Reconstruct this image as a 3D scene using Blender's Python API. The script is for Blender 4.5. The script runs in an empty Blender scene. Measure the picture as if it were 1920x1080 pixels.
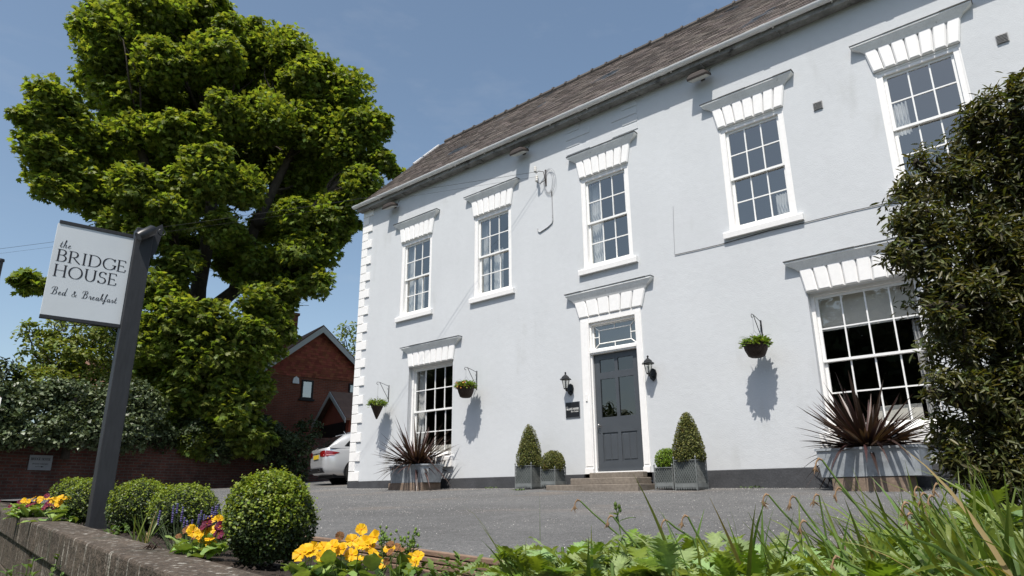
import bpy, math, random
import numpy as np
from mathutils import Vector, Matrix
PI = math.pi
SC = bpy.context.scene
COL = SC.collection
# ------------------------------------------------------------------ camera
CF = 1270.49879                       # focal length in pixels of a 1920 px wide picture
CAMP = np.array([14.9802, -11.0, -0.0715])
_y, _p, _r = -0.708078756, 0.297002996, -0.00835232470
def _basis():
    cy, sy, cp, sp, cr, sr = math.cos(_y), math.sin(_y), math.cos(_p), math.sin(_p), math.cos(_r), math.sin(_r)
    f = np.array([sy*cp, cy*cp, sp]); rt = np.array([cy, -sy, 0.]); up = np.cross(rt, f)
    return rt*cr+up*sr, -rt*sr+up*cr, f
CR, CU, CW = _basis()
cam = bpy.data.objects.new('camera', bpy.data.cameras.new('camera')); COL.objects.link(cam)
cam.data.sensor_width = 36; cam.data.lens = CF/1920*36; cam.data.clip_start = .05; cam.data.clip_end = 3000
M4 = Matrix([[CR[0], CU[0], -CW[0], CAMP[0]], [CR[1], CU[1], -CW[1], CAMP[1]], [CR[2], CU[2], -CW[2], CAMP[2]], [0, 0, 0, 1]])
cam.matrix_world = M4
SC.camera = cam
# ------------------------------------------------------------------ sun, sky, exposure
SUN = np.array([.11, -.35, .68]); SUN /= np.linalg.norm(SUN)
EL = math.asin(SUN[2]); AZ = math.atan2(SUN[0], SUN[1])      # azimuth from +Y towards +X
sl = bpy.data.lights.new('sun', 'SUN'); sl.energy = 4.2; sl.angle = math.radians(.5); sl.color = (1, .95, .88)
so = bpy.data.objects.new('sun', sl); COL.objects.link(so)
so.rotation_euler = Vector(SUN).to_track_quat('Z', 'Y').to_euler()
W = bpy.data.worlds.new('World'); SC.world = W; W.use_nodes = True
wn = W.node_tree; wn.nodes.clear()
sky = wn.nodes.new('ShaderNodeTexSky'); sky.sky_type = 'NISHITA'; sky.sun_disc = False
sky.sun_elevation = EL; sky.sun_rotation = AZ; sky.air_density = 1.0; sky.dust_density = 1.6; sky.ozone_density = 1.0
bg = wn.nodes.new('ShaderNodeBackground'); bg.inputs[1].default_value = .120
wo = wn.nodes.new('ShaderNodeOutputWorld')
# a faint veil of high cloud
tc = wn.nodes.new('ShaderNodeTexCoord'); mp = wn.nodes.new('ShaderNodeMapping'); mp.inputs['Scale'].default_value = (2.2, 1.2, 5)
nz = wn.nodes.new('ShaderNodeTexNoise'); nz.inputs['Scale'].default_value = 1.6; nz.inputs['Detail'].default_value = 7; nz.inputs['Roughness'].default_value = .62
rp = wn.nodes.new('ShaderNodeValToRGB'); rp.color_ramp.elements[0].position = .55; rp.color_ramp.elements[1].position = .82
rp.color_ramp.elements[1].color = (.22, .22, .22, 1)
mx = wn.nodes.new('ShaderNodeMixRGB'); mx.inputs[2].default_value = (3.9, 4.1, 4.5, 1)
L = wn.links.new
L(tc.outputs['Generated'], mp.inputs[0]); L(mp.outputs[0], nz.inputs['Vector']); L(nz.outputs['Fac'], rp.inputs[0])
L(rp.outputs[0], mx.inputs[0]); hs = wn.nodes.new('ShaderNodeHueSaturation'); hs.inputs['Saturation'].default_value = .93; hs.inputs['Hue'].default_value = .492; L(sky.outputs[0], hs.inputs['Color']); L(hs.outputs[0], mx.inputs[1]); L(mx.outputs[0], bg.inputs[0]); L(bg.outputs[0], wo.inputs[0])
SC.view_settings.view_transform = 'Standard'; SC.view_settings.look = 'None'
SC.view_settings.exposure = 0.36; SC.view_settings.gamma = 1
SC.cycles.max_bounces = 6; SC.cycles.transparent_max_bounces = 12
rng = np.random.default_rng(7); R_ = random.Random(5)

# ------------------------------------------------------------------ measuring helpers
def ray(u, v): return CR*(u-960)/CF + CU*(540-v)/CF + CW
def aty(u, v, Y): d = ray(u, v); return CAMP + d*((Y-CAMP[1])/d[1])
def atd(u, v, D): d = ray(u, v); return CAMP + d*(D/math.hypot(d[0], d[1]))
def G(x, y):                          # the drive: falls gently from the house to the road
    return .13 - .0115*max(-14, min(24, x)) + .047*max(-10, min(0, y)) + .062*max(0, min(12, y))*(1 if x < 2 else .5)
def atG(u, v, off=0.):
    d = ray(u, v); lo, hi = .5, 60.
    prev = lo; t = lo
    while t < hi:
        p = CAMP+d*t
        if p[2] < G(p[0], p[1])+off: break
        prev = t; t += .02
    return CAMP+d*t
CH = .33                              # how far the coping lies below the camera
def copz(x): return CAMP[2]-CH+.02*(CAMP[0]-x)
def atC(u, v, off=0.):                # plane of the coping
    d = ray(u, v); t = (-CH+off)/(d[2]+.02*d[0]); return CAMP+d*t

# ------------------------------------------------------------------ object helpers
def link(o, parent=None):
    COL.objects.link(o)
    if parent is not None: o.parent = parent
    return o
def tag(o, label=None, cat=None, group=None, kind=None):
    if label: o['label'] = label
    if cat: o['category'] = cat
    if group: o['group'] = group
    if kind: o['kind'] = kind
    return o
def thing(name, loc, label, cat, group=None, rz=0):
    o = bpy.data.objects.new(name, None); o.location = [float(c) for c in loc]; o.rotation_euler = (0, 0, rz); o.empty_display_size = .1
    link(o); return tag(o, label, cat, group)
def copy_tree(o, parent=None):
    c = o.copy(); COL.objects.link(c)
    if parent is not None: c.parent = parent
    for ch in list(o.children):
        copy_tree(ch, c)
    return c
class MB:
    def __init__(s): s.v = []; s.f = []; s.sm = []
    def add(s, vs, fs, smooth=False):
        n = len(s.v); s.v += [tuple(float(c) for c in p) for p in vs]
        s.f += [tuple(i+n for i in f) for f in fs]; s.sm += [smooth]*len(fs); return s
    def box(s, x0, x1, y0, y1, z0, z1):
        return s.add([(x0,y0,z0),(x1,y0,z0),(x1,y1,z0),(x0,y1,z0),(x0,y0,z1),(x1,y0,z1),(x1,y1,z1),(x0,y1,z1)],
                     [(0,3,2,1),(4,5,6,7),(0,1,5,4),(1,2,6,5),(2,3,7,6),(3,0,4,7)])
    def obox(s, c, ax, ay, az, hx, hy, hz):
        c, ax, ay, az = [np.array(q, float) for q in (c, ax, ay, az)]
        vs = [c+ax*hx*i+ay*hy*j+az*hz*k for k in (-1, 1) for i, j in ((-1,-1),(1,-1),(1,1),(-1,1))]
        return s.add(vs, [(0,3,2,1),(4,5,6,7),(0,1,5,4),(1,2,6,5),(2,3,7,6),(3,0,4,7)])
    def cbox(s, x0, x1, y0, y1, z0, z1, b=.01):       # front-facing box (-y) with bevelled front edges
        vs = [(x0,y1,z0),(x1,y1,z0),(x1,y1,z1),(x0,y1,z1),(x0,y0+b,z0),(x1,y0+b,z0),(x1,y0+b,z1),(x0,y0+b,z1),
              (x0+b,y0,z0+b),(x1-b,y0,z0+b),(x1-b,y0,z1-b),(x0+b,y0,z1-b)]
        return s.add(vs, [(3,2,1,0),(0,1,5,4),(1,2,6,5),(2,3,7,6),(3,0,4,7),(4,5,9,8),(5,6,10,9),(6,7,11,10),(7,4,8,11),(8,9,10,11)])
    def prism(s, pts, d0, d1):                         # pts polygon (3-D), translated by d0 and d1
        n = len(pts); P = [np.array(p, float) for p in pts]; d0 = np.array(d0, float); d1 = np.array(d1, float)
        vs = [p+d0 for p in P]+[p+d1 for p in P]
        return s.add(vs, [tuple(range(n)), tuple(range(2*n-1, n-1, -1))]+[(i, i+n, (i+1) % n+n, (i+1) % n) for i in range(n)])
    def levels(s, L4):                                 # stack of 4-corner rings
        vs = [p for r in L4 for p in r]; n = len(L4[0]); fs = [tuple(range(n-1, -1, -1)), tuple(range((len(L4)-1)*n, len(L4)*n))]
        for k in range(len(L4)-1):
            for i in range(n):
                j = (i+1) % n; fs.append((k*n+i, k*n+j, k*n+n+j, k*n+n+i))
        return s.add(vs, fs)
    def tube(s, pts, r, n=8, caps=True, smooth=True):
        P = [np.array(p, float) for p in pts]; m = len(P)
        rr = r if hasattr(r, '__len__') else [r]*m
        T = []
        for i in range(m):
            t = P[min(i+1, m-1)]-P[max(i-1, 0)]; T.append(t/(np.linalg.norm(t)+1e-12))
        a = np.array([0, 0, 1.]) if abs(T[0][2]) < .9 else np.array([1., 0, 0])
        N = np.cross(T[0], a); N /= np.linalg.norm(N); vs = []
        for i in range(m):
            N = N-T[i]*np.dot(N, T[i]); N /= np.linalg.norm(N)+1e-12; B = np.cross(T[i], N)
            for k in range(n):
                q = 2*PI*k/n; vs.append(P[i]+(N*math.cos(q)+B*math.sin(q))*rr[i])
        fs = [(i*n+k, i*n+(k+1) % n, (i+1)*n+(k+1) % n, (i+1)*n+k) for i in range(m-1) for k in range(n)]
        s.add(vs, fs, smooth)
        if caps:
            s.add(vs[:n], [tuple(range(n-1, -1, -1))]); s.add(vs[-n:], [tuple(range(n))])
        return s
    def lathe(s, c, prof, n=24, smooth=True, a0=0):
        vs = [(c[0]+r*math.cos(a0+2*PI*k/n), c[1]+r*math.sin(a0+2*PI*k/n), c[2]+z) for r, z in prof for k in range(n)]
        fs = [(i*n+k, i*n+(k+1) % n, (i+1)*n+(k+1) % n, (i+1)*n+k) for i in range(len(prof)-1) for k in range(n)]
        return s.add(vs, fs, smooth)
    def build(s, name, m, parent=None, bevel=0):
        me = bpy.data.meshes.new(name); me.from_pydata(s.v, [], s.f); me.materials.append(m)
        me.polygons.foreach_set('use_smooth', s.sm); me.update()
        o = link(bpy.data.objects.new(name, me), parent)
        if bevel:
            b = o.modifiers.new('bevel', 'BEVEL'); b.width = bevel; b.segments = 2; b.limit_method = 'ANGLE'
        return o

# ------------------------------------------------------------------ materials
def mat(name, col, rough=.8, var=0., huev=0., noise=None, bump=None, spec=.3, metal=0., trans=0., col2=None, seed=0, coat=0., bump2=None):
    """noise=(scale, lo, hi[, stretch]) multiplies the colour; col2=(rgb, scale, lo, hi) patches of a second colour"""
    m = bpy.data.materials.new(name); m.use_nodes = True; nt = m.node_tree; N = nt.nodes; lk = nt.links.new
    b = N['Principled BSDF']; b.inputs['Roughness'].default_value = rough; b.inputs['Specular IOR Level'].default_value = spec
    b.inputs['Metallic'].default_value = metal; b.inputs['Coat Weight'].default_value = coat
    geo = N.new('ShaderNodeNewGeometry')
    c = N.new('ShaderNodeRGB'); c.outputs[0].default_value = (*col, 1); out = c.outputs[0]
    def tex(scale, detail=5, stretch=None, rough_=.6):
        t = N.new('ShaderNodeTexNoise'); t.inputs['Scale'].default_value = scale; t.inputs['Detail'].default_value = detail; t.inputs['Roughness'].default_value = rough_
        if stretch:
            mm = N.new('ShaderNodeMapping'); mm.inputs['Scale'].default_value = stretch; lk(geo.outputs['Position'], mm.inputs[0]); lk(mm.outputs[0], t.inputs['Vector'])
        else: lk(geo.outputs['Position'], t.inputs['Vector'])
        return t.outputs['Fac']
    def rng_(f, a0, a1, b0, b1):
        r = N.new('ShaderNodeMapRange'); r.inputs[1].default_value = a0; r.inputs[2].default_value = a1; r.inputs[3].default_value = b0; r.inputs[4].default_value = b1; lk(f, r.inputs[0]); return r.outputs[0]
    if col2:
        for c2 in (col2 if isinstance(col2, list) else [col2]):
            f = rng_(tex(c2[1], 6, c2[4] if len(c2) > 4 else None), c2[2], c2[3], 0, 1)
            mi = N.new('ShaderNodeMixRGB'); mi.inputs[2].default_value = (*c2[0], 1); lk(f, mi.inputs[0]); lk(out, mi.inputs[1]); out = mi.outputs[0]
    if var or huev:
        h = N.new('ShaderNodeHueSaturation'); lk(out, h.inputs['Color'])
        lk(rng_(geo.outputs['Random Per Island'], 0, 1, 1-var, 1+var), h.inputs['Value'])
        if huev:
            w = N.new('ShaderNodeMath'); w.operation = 'MULTIPLY'; w.inputs[1].default_value = 7.31; lk(geo.outputs['Random Per Island'], w.inputs[0])
            fr = N.new('ShaderNodeMath'); fr.operation = 'FRACT'; lk(w.outputs[0], fr.inputs[0])
            lk(rng_(fr.outputs[0], 0, 1, .5-huev, .5+huev), h.inputs['Hue'])
        out = h.outputs[0]
    if noise:
        for nn in (noise if isinstance(noise, list) else [noise]):
            f = rng_(tex(nn[0], 6, nn[3] if len(nn) > 3 else None), .3, .7, nn[1], nn[2])
            mu = N.new('ShaderNodeMixRGB'); mu.blend_type = 'MULTIPLY'; mu.inputs[0].default_value = 1; lk(out, mu.inputs[1]); lk(f, mu.inputs[2]); out = mu.outputs[0]
    lk(out, b.inputs['Base Color'])
    if bump:
        nrm = None
        for bb in ([bump] + ([bump2] if bump2 else [])):
            bn = N.new('ShaderNodeBump'); bn.inputs['Strength'].default_value = bb[1]; bn.inputs['Distance'].default_value = bb[2] if len(bb) > 2 else .01
            lk(tex(bb[0], 4, bb[3] if len(bb) > 3 else None), bn.inputs['Height'])
            if nrm: lk(nrm, bn.inputs['Normal'])
            nrm = bn.outputs[0]
        lk(nrm, b.inputs['Normal'])
    if trans:
        tr = N.new('ShaderNodeBsdfTranslucent'); ms = N.new('ShaderNodeMixShader'); ms.inputs[0].default_value = trans
        br = N.new('ShaderNodeMixRGB'); br.blend_type = 'MULTIPLY'; br.inputs[0].default_value = 1; br.inputs[2].default_value = (1.9, 1.8, .6, 1)
        lk(out, br.inputs[1]); lk(br.outputs[0], tr.inputs[0])
        lk(b.outputs[0], ms.inputs[1]); lk(tr.outputs[0], ms.inputs[2]); lk(ms.outputs[0], N['Material Output'].inputs[0])
    return m
def brick_mat(name, c1, c2, mortar, dirxy, bw=.22, bh=.072, ms=.010, noise=None, bumps=.6, rough=.9, c3=None, offset=.5, squash=1):
    m = bpy.data.materials.new(name); m.use_nodes = True; N = m.node_tree.nodes; lk = m.node_tree.links.new
    b = N['Principled BSDF']; b.inputs['Roughness'].default_value = rough; b.inputs['Specular IOR Level'].default_value = .2
    geo = N.new('ShaderNodeNewGeometry'); dt = N.new('ShaderNodeVectorMath'); dt.operation = 'DOT_PRODUCT'; dt.inputs[1].default_value = (dirxy[0], dirxy[1], 0)
    sx = N.new('ShaderNodeSeparateXYZ'); cx = N.new('ShaderNodeCombineXYZ'); br = N.new('ShaderNodeTexBrick')
    lk(geo.outputs['Position'], dt.inputs[0]); lk(geo.outputs['Position'], sx.inputs[0]); lk(dt.outputs['Value'], cx.inputs[0]); lk(sx.outputs[2], cx.inputs[1])
    wob = N.new('ShaderNodeTexNoise'); wob.inputs['Scale'].default_value = 1.6; lk(geo.outputs['Position'], wob.inputs['Vector'])
    wm = N.new('ShaderNodeVectorMath'); wm.operation = 'MULTIPLY_ADD'; wm.inputs[1].default_value = (.05, .05, 0); lk(wob.outputs['Color'], wm.inputs[0]); lk(cx.outputs[0], wm.inputs[2])
    lk(wm.outputs[0], br.inputs['Vector']); br.inputs['Scale'].default_value = 1; br.inputs['Brick Width'].default_value = bw; br.inputs['Row Height'].default_value = bh
    br.inputs['Mortar Size'].default_value = ms; br.inputs['Mortar Smooth'].default_value = .3; br.offset = offset
    br.inputs['Color1'].default_value = (*c1, 1); br.inputs['Color2'].default_value = (*c2, 1); br.inputs['Mortar'].default_value = (*mortar, 1)
    out = br.outputs['Color']
    for sc_, lo, hi in (noise or [(3, .7, 1.25), (22, .75, 1.2)]):
        t = N.new('ShaderNodeTexNoise'); t.inputs['Scale'].default_value = sc_; t.inputs['Detail'].default_value = 6; lk(geo.outputs['Position'], t.inputs['Vector'])
        r = N.new('ShaderNodeMapRange'); r.inputs[1].default_value = .3; r.inputs[2].default_value = .7; r.inputs[3].default_value = lo; r.inputs[4].default_value = hi; lk(t.outputs['Fac'], r.inputs[0])
        mu = N.new('ShaderNodeMixRGB'); mu.blend_type = 'MULTIPLY'; mu.inputs[0].default_value = 1; lk(out, mu.inputs[1]); lk(r.outputs[0], mu.inputs[2]); out = mu.outputs[0]
    lk(out, b.inputs['Base Color'])
    bn = N.new('ShaderNodeBump'); bn.invert = True; bn.inputs['Strength'].default_value = bumps; bn.inputs['Distance'].default_value = .02; lk(br.outputs['Fac'], bn.inputs['Height']); lk(bn.outputs[0], b.inputs['Normal'])
    return m
def glass_mat(name, tint=(.75, .8, .82), refl=.16, rough=.0):
    m = bpy.data.materials.new(name); m.use_nodes = True; N = m.node_tree.nodes; lk = m.node_tree.links.new; N.remove(N['Principled BSDF'])
    t = N.new('ShaderNodeBsdfTransparent'); t.inputs[0].default_value = (*tint, 1); g = N.new('ShaderNodeBsdfGlossy'); g.inputs['Roughness'].default_value = rough; g.inputs[0].default_value = (1, .97, .90, 1)
    lw = N.new('ShaderNodeLayerWeight'); fr = N.new('ShaderNodeMath'); fr.operation = 'POWER'; fr.inputs[1].default_value = 4.0; lk(lw.outputs['Facing'], fr.inputs[0]); ad = N.new('ShaderNodeMath'); ad.operation = 'ADD'; ad.inputs[1].default_value = refl+.04; ad.use_clamp = True
    geo = N.new('ShaderNodeNewGeometry'); nz = N.new('ShaderNodeTexNoise'); nz.inputs['Scale'].default_value = 1.7; nz.inputs['Detail'].default_value = 2; lk(geo.outputs['Position'], nz.inputs['Vector'])
    bn = N.new('ShaderNodeBump'); bn.inputs['Strength'].default_value = .25; bn.inputs['Distance'].default_value = .02; lk(nz.outputs['Fac'], bn.inputs['Height']); lk(bn.outputs[0], g.inputs['Normal'])
    ms = N.new('ShaderNodeMixShader'); lk(fr.outputs[0], ad.inputs[0]); lk(ad.outputs[0], ms.inputs[0]); lk(t.outputs[0], ms.inputs[1]); lk(g.outputs[0], ms.inputs[2]); lk(ms.outputs[0], N['Material Output'].inputs[0])
    return m

# ------------------------------------------------------------------ leaves
def unit(a): return a/(np.linalg.norm(a, axis=-1, keepdims=True)+1e-9)
OVATE = ([(0,0,0),(.26,.32,.07),(.2,.72,.06),(0,1,-.03),(-.2,.72,.06),(-.26,.32,.07)], [(0,1,2,3),(0,3,4,5)])
LANCE = ([(0,0,0),(.13,.35,.04),(.11,.7,.03),(0,1,-.08),(-.11,.7,.03),(-.13,.35,.04)], [(0,1,2,3),(0,3,4,5)])
MAPLE = ([(0,0,0),(.3,-.02,.03),(.56,.26,-.05),(.34,.36,.03),(.5,.74,-.06),(.2,.62,.03),(0,1.05,-.1),(-.2,.62,.03),(-.5,.74,-.06),(-.34,.36,.03),(-.56,.26,-.05),(-.3,-.02,.03),(0,.35,0)],
         [(12,0,1,2,3),(12,3,4,5),(12,5,6,7),(12,7,8,9),(12,9,10,11,0)])
IVY = ([(0,0,0),(.42,.1,.0),(.3,.45,.04),(0,1,-.05),(-.3,.45,.04),(-.42,.1,0)], [(0,1,2,3),(0,3,4,5)])
ROUND = ([(0,0,0),(.4,.3,.05),(.42,.7,.06),(0,1,-.02),(-.42,.7,.06),(-.4,.3,.05)], [(0,1,2,3),(0,3,4,5)])
def leafmesh(name, tmpl, P, Nn, T, S, m, parent=None, smooth=False, wide=None):
    V = np.array(tmpl[0], float); F = tmpl[1]; K = len(V); n = len(P)
    Nn = unit(Nn); T = unit(T-Nn*np.sum(T*Nn, 1, keepdims=True)); B = np.cross(T, Nn)
    S = np.asarray(S, float).reshape(n, 1, 1)
    wv = np.ones(n) if wide is None else np.asarray(wide)
    co = P[:, None, :] + S*(V[None, :, 0:1]*B[:, None, :]*wv[:, None, None] + V[None, :, 1:2]*T[:, None, :] + V[None, :, 2:3]*Nn[:, None, :])
    co = co.reshape(-1, 3)
    li = np.concatenate([np.array(f) for f in F]); tot = len(li)
    idx = (np.arange(n)[:, None]*K + li[None, :]).reshape(-1)
    st = np.cumsum([0]+[len(f) for f in F[:-1]]); ls = (np.arange(n)[:, None]*tot + st[None, :]).reshape(-1)
    me = bpy.data.meshes.new(name); me.vertices.add(len(co)); me.vertices.foreach_set('co', co.astype(np.float32).reshape(-1))
    me.loops.add(len(idx)); me.loops.foreach_set('vertex_index', idx.astype(np.int32))
    me.polygons.add(len(ls)); me.polygons.foreach_set('loop_start', ls.astype(np.int32))
    me.update(calc_edges=True); me.validate(); me.materials.append(m)
    return link(bpy.data.objects.new(name, me), parent)
def rdir(n): return unit(rng.normal(size=(n, 3)))
def spray(lumps, per, sub=.38, nsub=22, flat=.45, inner=.18, up=.8, rnd=.6, radr=(.72, 1.08)):
    """leaf places and normals for a crown made of lumps (x,y,z,r[,squash]); each lump is covered with flattened sprays"""
    P = []; Nn = []
    for lp in lumps:
        c = np.array(lp[:3]); r = lp[3]; sq = lp[4] if len(lp) > 4 else .85
        ns = max(5, int(nsub*(r if r < 1 else r*r)**.9)) if nsub else 1
        k = max(4, int(per*r*r/ns))
        d = rdir(ns); d[:, 2] = d[:, 2]*.9+.12; d = unit(d)
        rad = rng.uniform(*radr, ns)*r
        sc = c+d*rad[:, None]*np.array([1, 1, sq])
        ss = sub*r**.6*rng.uniform(.7, 1.3, ns)
        for i in range(ns):
            q = rng.normal(size=(k, 3))*.5; q = q/np.maximum(1, np.linalg.norm(q, axis=1, keepdims=True)/1.15)
            q[:, 2] *= flat*rng.uniform(.7, 1.5); q[:, 2] -= .25*(q[:, 0]**2+q[:, 1]**2)
            P.append(sc[i]+q*ss[i]); Nn.append(np.array([0, 0, up])+d[i]*.55+rdir(k)*rnd)
        ki = int(per*r*r*inner)
        if ki:
            P.append(c+rdir(ki)*(rng.random((ki, 1))**.4*r*1.0)*np.array([1, 1, sq])); Nn.append(rdir(ki)+np.array([0, 0, .7]))
    return np.concatenate(P), np.concatenate(Nn)
# ------------------------------------------------------------------ house materials
M_wall = mat('painted_render', (.595, .615, .630), .92, spec=.15, noise=[(.6, .95, 1.02), (9, .98, 1.01), (1.4, .982, 1.006, (2.2, 1, .2))], col2=[((.46, .47, .46), 1.1, .60, .82, (1, 1, .35)), ((.40, .40, .37), 26, .70, .76)], bump=(55, .35, .009), bump2=(7, .18, .02))
M_white = mat('white_paint', (.87, .86, .84), .45, spec=.4, noise=[(14, .95, 1.02)], bump=(30, .12, .004))
M_whited = mat('weathered_white_paint', (.85, .85, .83), .7, noise=[(6, .88, 1.04), (40, .92, 1.04)], col2=((.32, .31, .29), 9, .64, .80), bump=(30, .3, .006))
M_sash = mat('sash_paint', (.86, .86, .84), .4, spec=.45, noise=[(20, .95, 1.02)])
M_gutter = mat('gutter_white', (.84, .84, .83), .4, noise=[(5, .88, 1.05, (.4, 1, 1))])
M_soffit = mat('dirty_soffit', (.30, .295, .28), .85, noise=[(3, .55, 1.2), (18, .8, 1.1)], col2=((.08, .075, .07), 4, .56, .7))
M_lead = mat('lead_flashing', (.09, .09, .088), .6, noise=[(12, .7, 1.3)])
M_plinth = mat('plinth_paint', (.06, .062, .067), .75, noise=[(3, .8, 1.25), (30, .8, 1.15)], col2=((.30, .29, .27), 5, .68, .80), bump=(40, .5, .01))
M_slate = mat('roof_slate', (.118, .098, .086), .75, var=.42, huev=.02, noise=[(1.2, .75, 1.2), (25, .75, 1.2)], col2=[((.065, .08, .10), .9, .63, .68), ((.24, .215, .17), 30, .66, .78)], bump=(60, .4, .006), spec=.3)
M_ridge = mat('ridge_tile', (.085, .075, .068), .85, var=.25, noise=[(15, .7, 1.2)])
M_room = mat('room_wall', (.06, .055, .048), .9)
M_curt = mat('curtain_cloth', (.80, .80, .78), .9, noise=[(8, .85, 1.05)])
M_blind = mat('blind_cloth', (.80, .77, .68), .85, noise=[(2.5, .9, 1.05)])
M_glass = glass_mat('window_glass', (.80, .82, .83), .20); M_glassd = glass_mat('lower_window_glass', (.85, .86, .87), .09)
M_door = mat('slate_grey_gloss', (.066, .074, .083), .38, spec=.5, noise=[(4, .92, 1.06)], bump=(60, .08, .004))
M_doorglass = glass_mat('door_glass', (.25, .27, .29), .09)
M_steel = mat('brushed_metal', (.32, .32, .32), .35, metal=.9)
M_black = mat('black_metal', (.012, .013, .014), .4, spec=.5)
M_galv = mat('vent_plastic', (.34, .34, .34), .6)

XE = 22.0                                    # the facade runs on beyond the picture
house = thing('white_house', (0, 0, 0), 'long pale blue-grey rendered Georgian house with white sash windows and slate roof', 'house')
OPEN = []                                    # x0,x1,z0,z1 of the openings
UP = [2.30, 4.97, 8.10, 11.23, 13.88]
for xc in UP: OPEN.append((xc-.585, xc+.585, 4.35, 6.39))
OPEN.append((2.17, 3.72, .80, 2.985)); OPEN.append((11.79, 13.36, .80, 3.0)); OPEN.append((7.38, 8.77, .30, 3.32))
OPEN.append((16.3, 17.5, 4.35, 6.39)); OPEN.append((16.1, 17.7, .8, 3.0))
def wall_front(mb, x0, x1, z0, z1):
    xs = sorted({x0, x1}|{o[0] for o in OPEN}|{o[1] for o in OPEN}); zs = sorted({z0, z1}|{o[2] for o in OPEN if o[2] > z0}|{o[3] for o in OPEN if o[3] > z0})
    idx = {}
    for i, x in enumerate(xs):
        for j, z in enumerate(zs): idx[i, j] = len(mb.v); mb.v.append((x, 0, z))
    for i in range(len(xs)-1):
        for j in range(len(zs)-1):
            cx, cz = (xs[i]+xs[i+1])/2, (zs[j]+zs[j+1])/2
            if any(o[0] < cx < o[1] and o[2] < cz < o[3] for o in OPEN): continue
            mb.f.append((idx[i, j], idx[i+1, j], idx[i+1, j+1], idx[i, j+1])); mb.sm.append(False)
mb = MB(); ZT = 7.80; HD = 6.3
wall_front(mb, 0, XE, .30, ZT)
for x0, x1, z0, z1 in OPEN:                  # reveals
    d = .28
    mb.add([(x0,0,z0),(x0,d,z0),(x0,d,z1),(x0,0,z1)], [(0,1,2,3)]); mb.add([(x1,0,z0),(x1,d,z0),(x1,d,z1),(x1,0,z1)], [(3,2,1,0)])
    mb.add([(x0,0,z1),(x1,0,z1),(x1,d,z1),(x0,d,z1)], [(0,3,2,1)]); mb.add([(x0,0,z0),(x1,0,z0),(x1,d,z0),(x0,d,z0)], [(0,1,2,3)])
mb.add([(0,0,.3),(0,HD,.3),(0,HD,ZT),(0,HD/2-.1,11.1),(0,0,ZT)], [(4,3,2,1,0)])
mb.add([(XE,0,.3),(XE,HD,.3),(XE,HD,ZT),(XE,HD/2-.1,11.1),(XE,0,ZT)], [(0,1,2,3,4)])
mb.add([(0,HD,.3),(XE,HD,.3),(XE,HD,ZT),(0,HD,ZT)], [(3,2,1,0)])
mb.build('wall', M_wall, house)
mb = MB(); mb.box(-.035, 7.34, -.035, .05, -.5, .295); mb.box(8.80, XE, -.035, .05, -.5, .295); mb.box(-.035, .05, .055, HD, -.5, .295)
mb.build('plinth', M_plinth, house, bevel=.008)
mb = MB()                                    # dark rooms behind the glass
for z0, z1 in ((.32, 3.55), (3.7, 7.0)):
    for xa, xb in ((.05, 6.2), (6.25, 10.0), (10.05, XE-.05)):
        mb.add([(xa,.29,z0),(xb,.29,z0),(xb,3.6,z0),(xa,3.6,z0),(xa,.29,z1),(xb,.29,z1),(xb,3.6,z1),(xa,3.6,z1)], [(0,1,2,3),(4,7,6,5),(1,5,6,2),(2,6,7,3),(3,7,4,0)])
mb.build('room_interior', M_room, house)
mb = MB(); k = 0; z = .30                     # corner quoins, alternately long and short
while z < 7.72:
    h = .243; w = .40 if k % 2 == 0 else .215; w2 = .215 if k % 2 == 0 else .40
    mb.cbox(-.03, w, -.03, 0, z+.006, z+h-.006, .008)
    mb.box(-.03, -.001, 0.001, w2, z+.006, z+h-.006)
    z += h; k += 1
mb.build('quoin', M_white, house)
for xm, s in ((7.18, 1), (8.98, -1)):          # painted-over quoins that stand a little proud of the render
    mb = MB(); z = 7.05; k = 0
    while z < 7.7:
        w = .62 if k % 2 == 0 else .36
        a, b = (xm, xm+w) if s > 0 else (xm-w, xm)
        mb.cbox(a, b, -.012, 0, z+.01, z+.155, .006)
        z += .18; k += 1
    mb.build('old_quoin', M_wall, house)
# roof ------------------------------------------------------------------
EY, EZ, RY, RZ = -.22, 7.93, 3.02, 11.28
sl_len = math.hypot(RY-EY, RZ-EZ); su = np.array([0, (RY-EY)/sl_len, (RZ-EZ)/sl_len]); sn = np.array([0, -su[2], su[1]])
mb = MB()
mb.add([(-.1,EY,EZ),(XE,EY,EZ),(XE,RY,RZ),(-.1,RY,RZ),(-.1,HD+.22,EZ),(XE,HD+.22,EZ)], [(0,1,2,3),(3,2,5,4)])
mb.build('roof', M_lead, house)
mb = MB(); nc = 31; ex = sl_len/nc
o0 = np.array([0, EY, EZ])
for c in range(nc):
    x = -.12 - (.13 if c % 2 else 0)
    while x < 17.5:
        w = .26; xa, xb = max(-.12, x+.004), x+w-.004; x += w
        if xb-xa < .05: continue
        j = R_.uniform(-.012, .012) - (R_.random() < .02)*R_.uniform(.02, .06)
        lift = .016+R_.uniform(0, .008); skew = R_.uniform(-.004, .004)
        lo = o0+su*(c*ex+j-.02)+sn*lift; hi = o0+su*((c+1)*ex+.02)+sn*.006
        a = np.array([xa, 0, 0]); b = np.array([xb, 0, 0]); t = sn*.009
        mb.add([lo+a+su*skew, lo+b-su*skew, hi+b, hi+a, lo+a+su*skew-t, lo+b-su*skew-t], [(0,1,2,3),(4,5,1,0)])
mb.build('slate_covering', M_slate, house)
mb = MB(); x = .12
while x < 17.5:
    l = .46; zz = RZ+R_.uniform(.0, .02)
    mb.tube([(x, RY, zz-.02), (x+l-.02, RY, zz-.02)], .10, 8, smooth=False)
    mb.tube([(x+l-.07, RY, zz-.005), (x+l-.015, RY, zz+.0)], .113, 8, smooth=False); x += l
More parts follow.
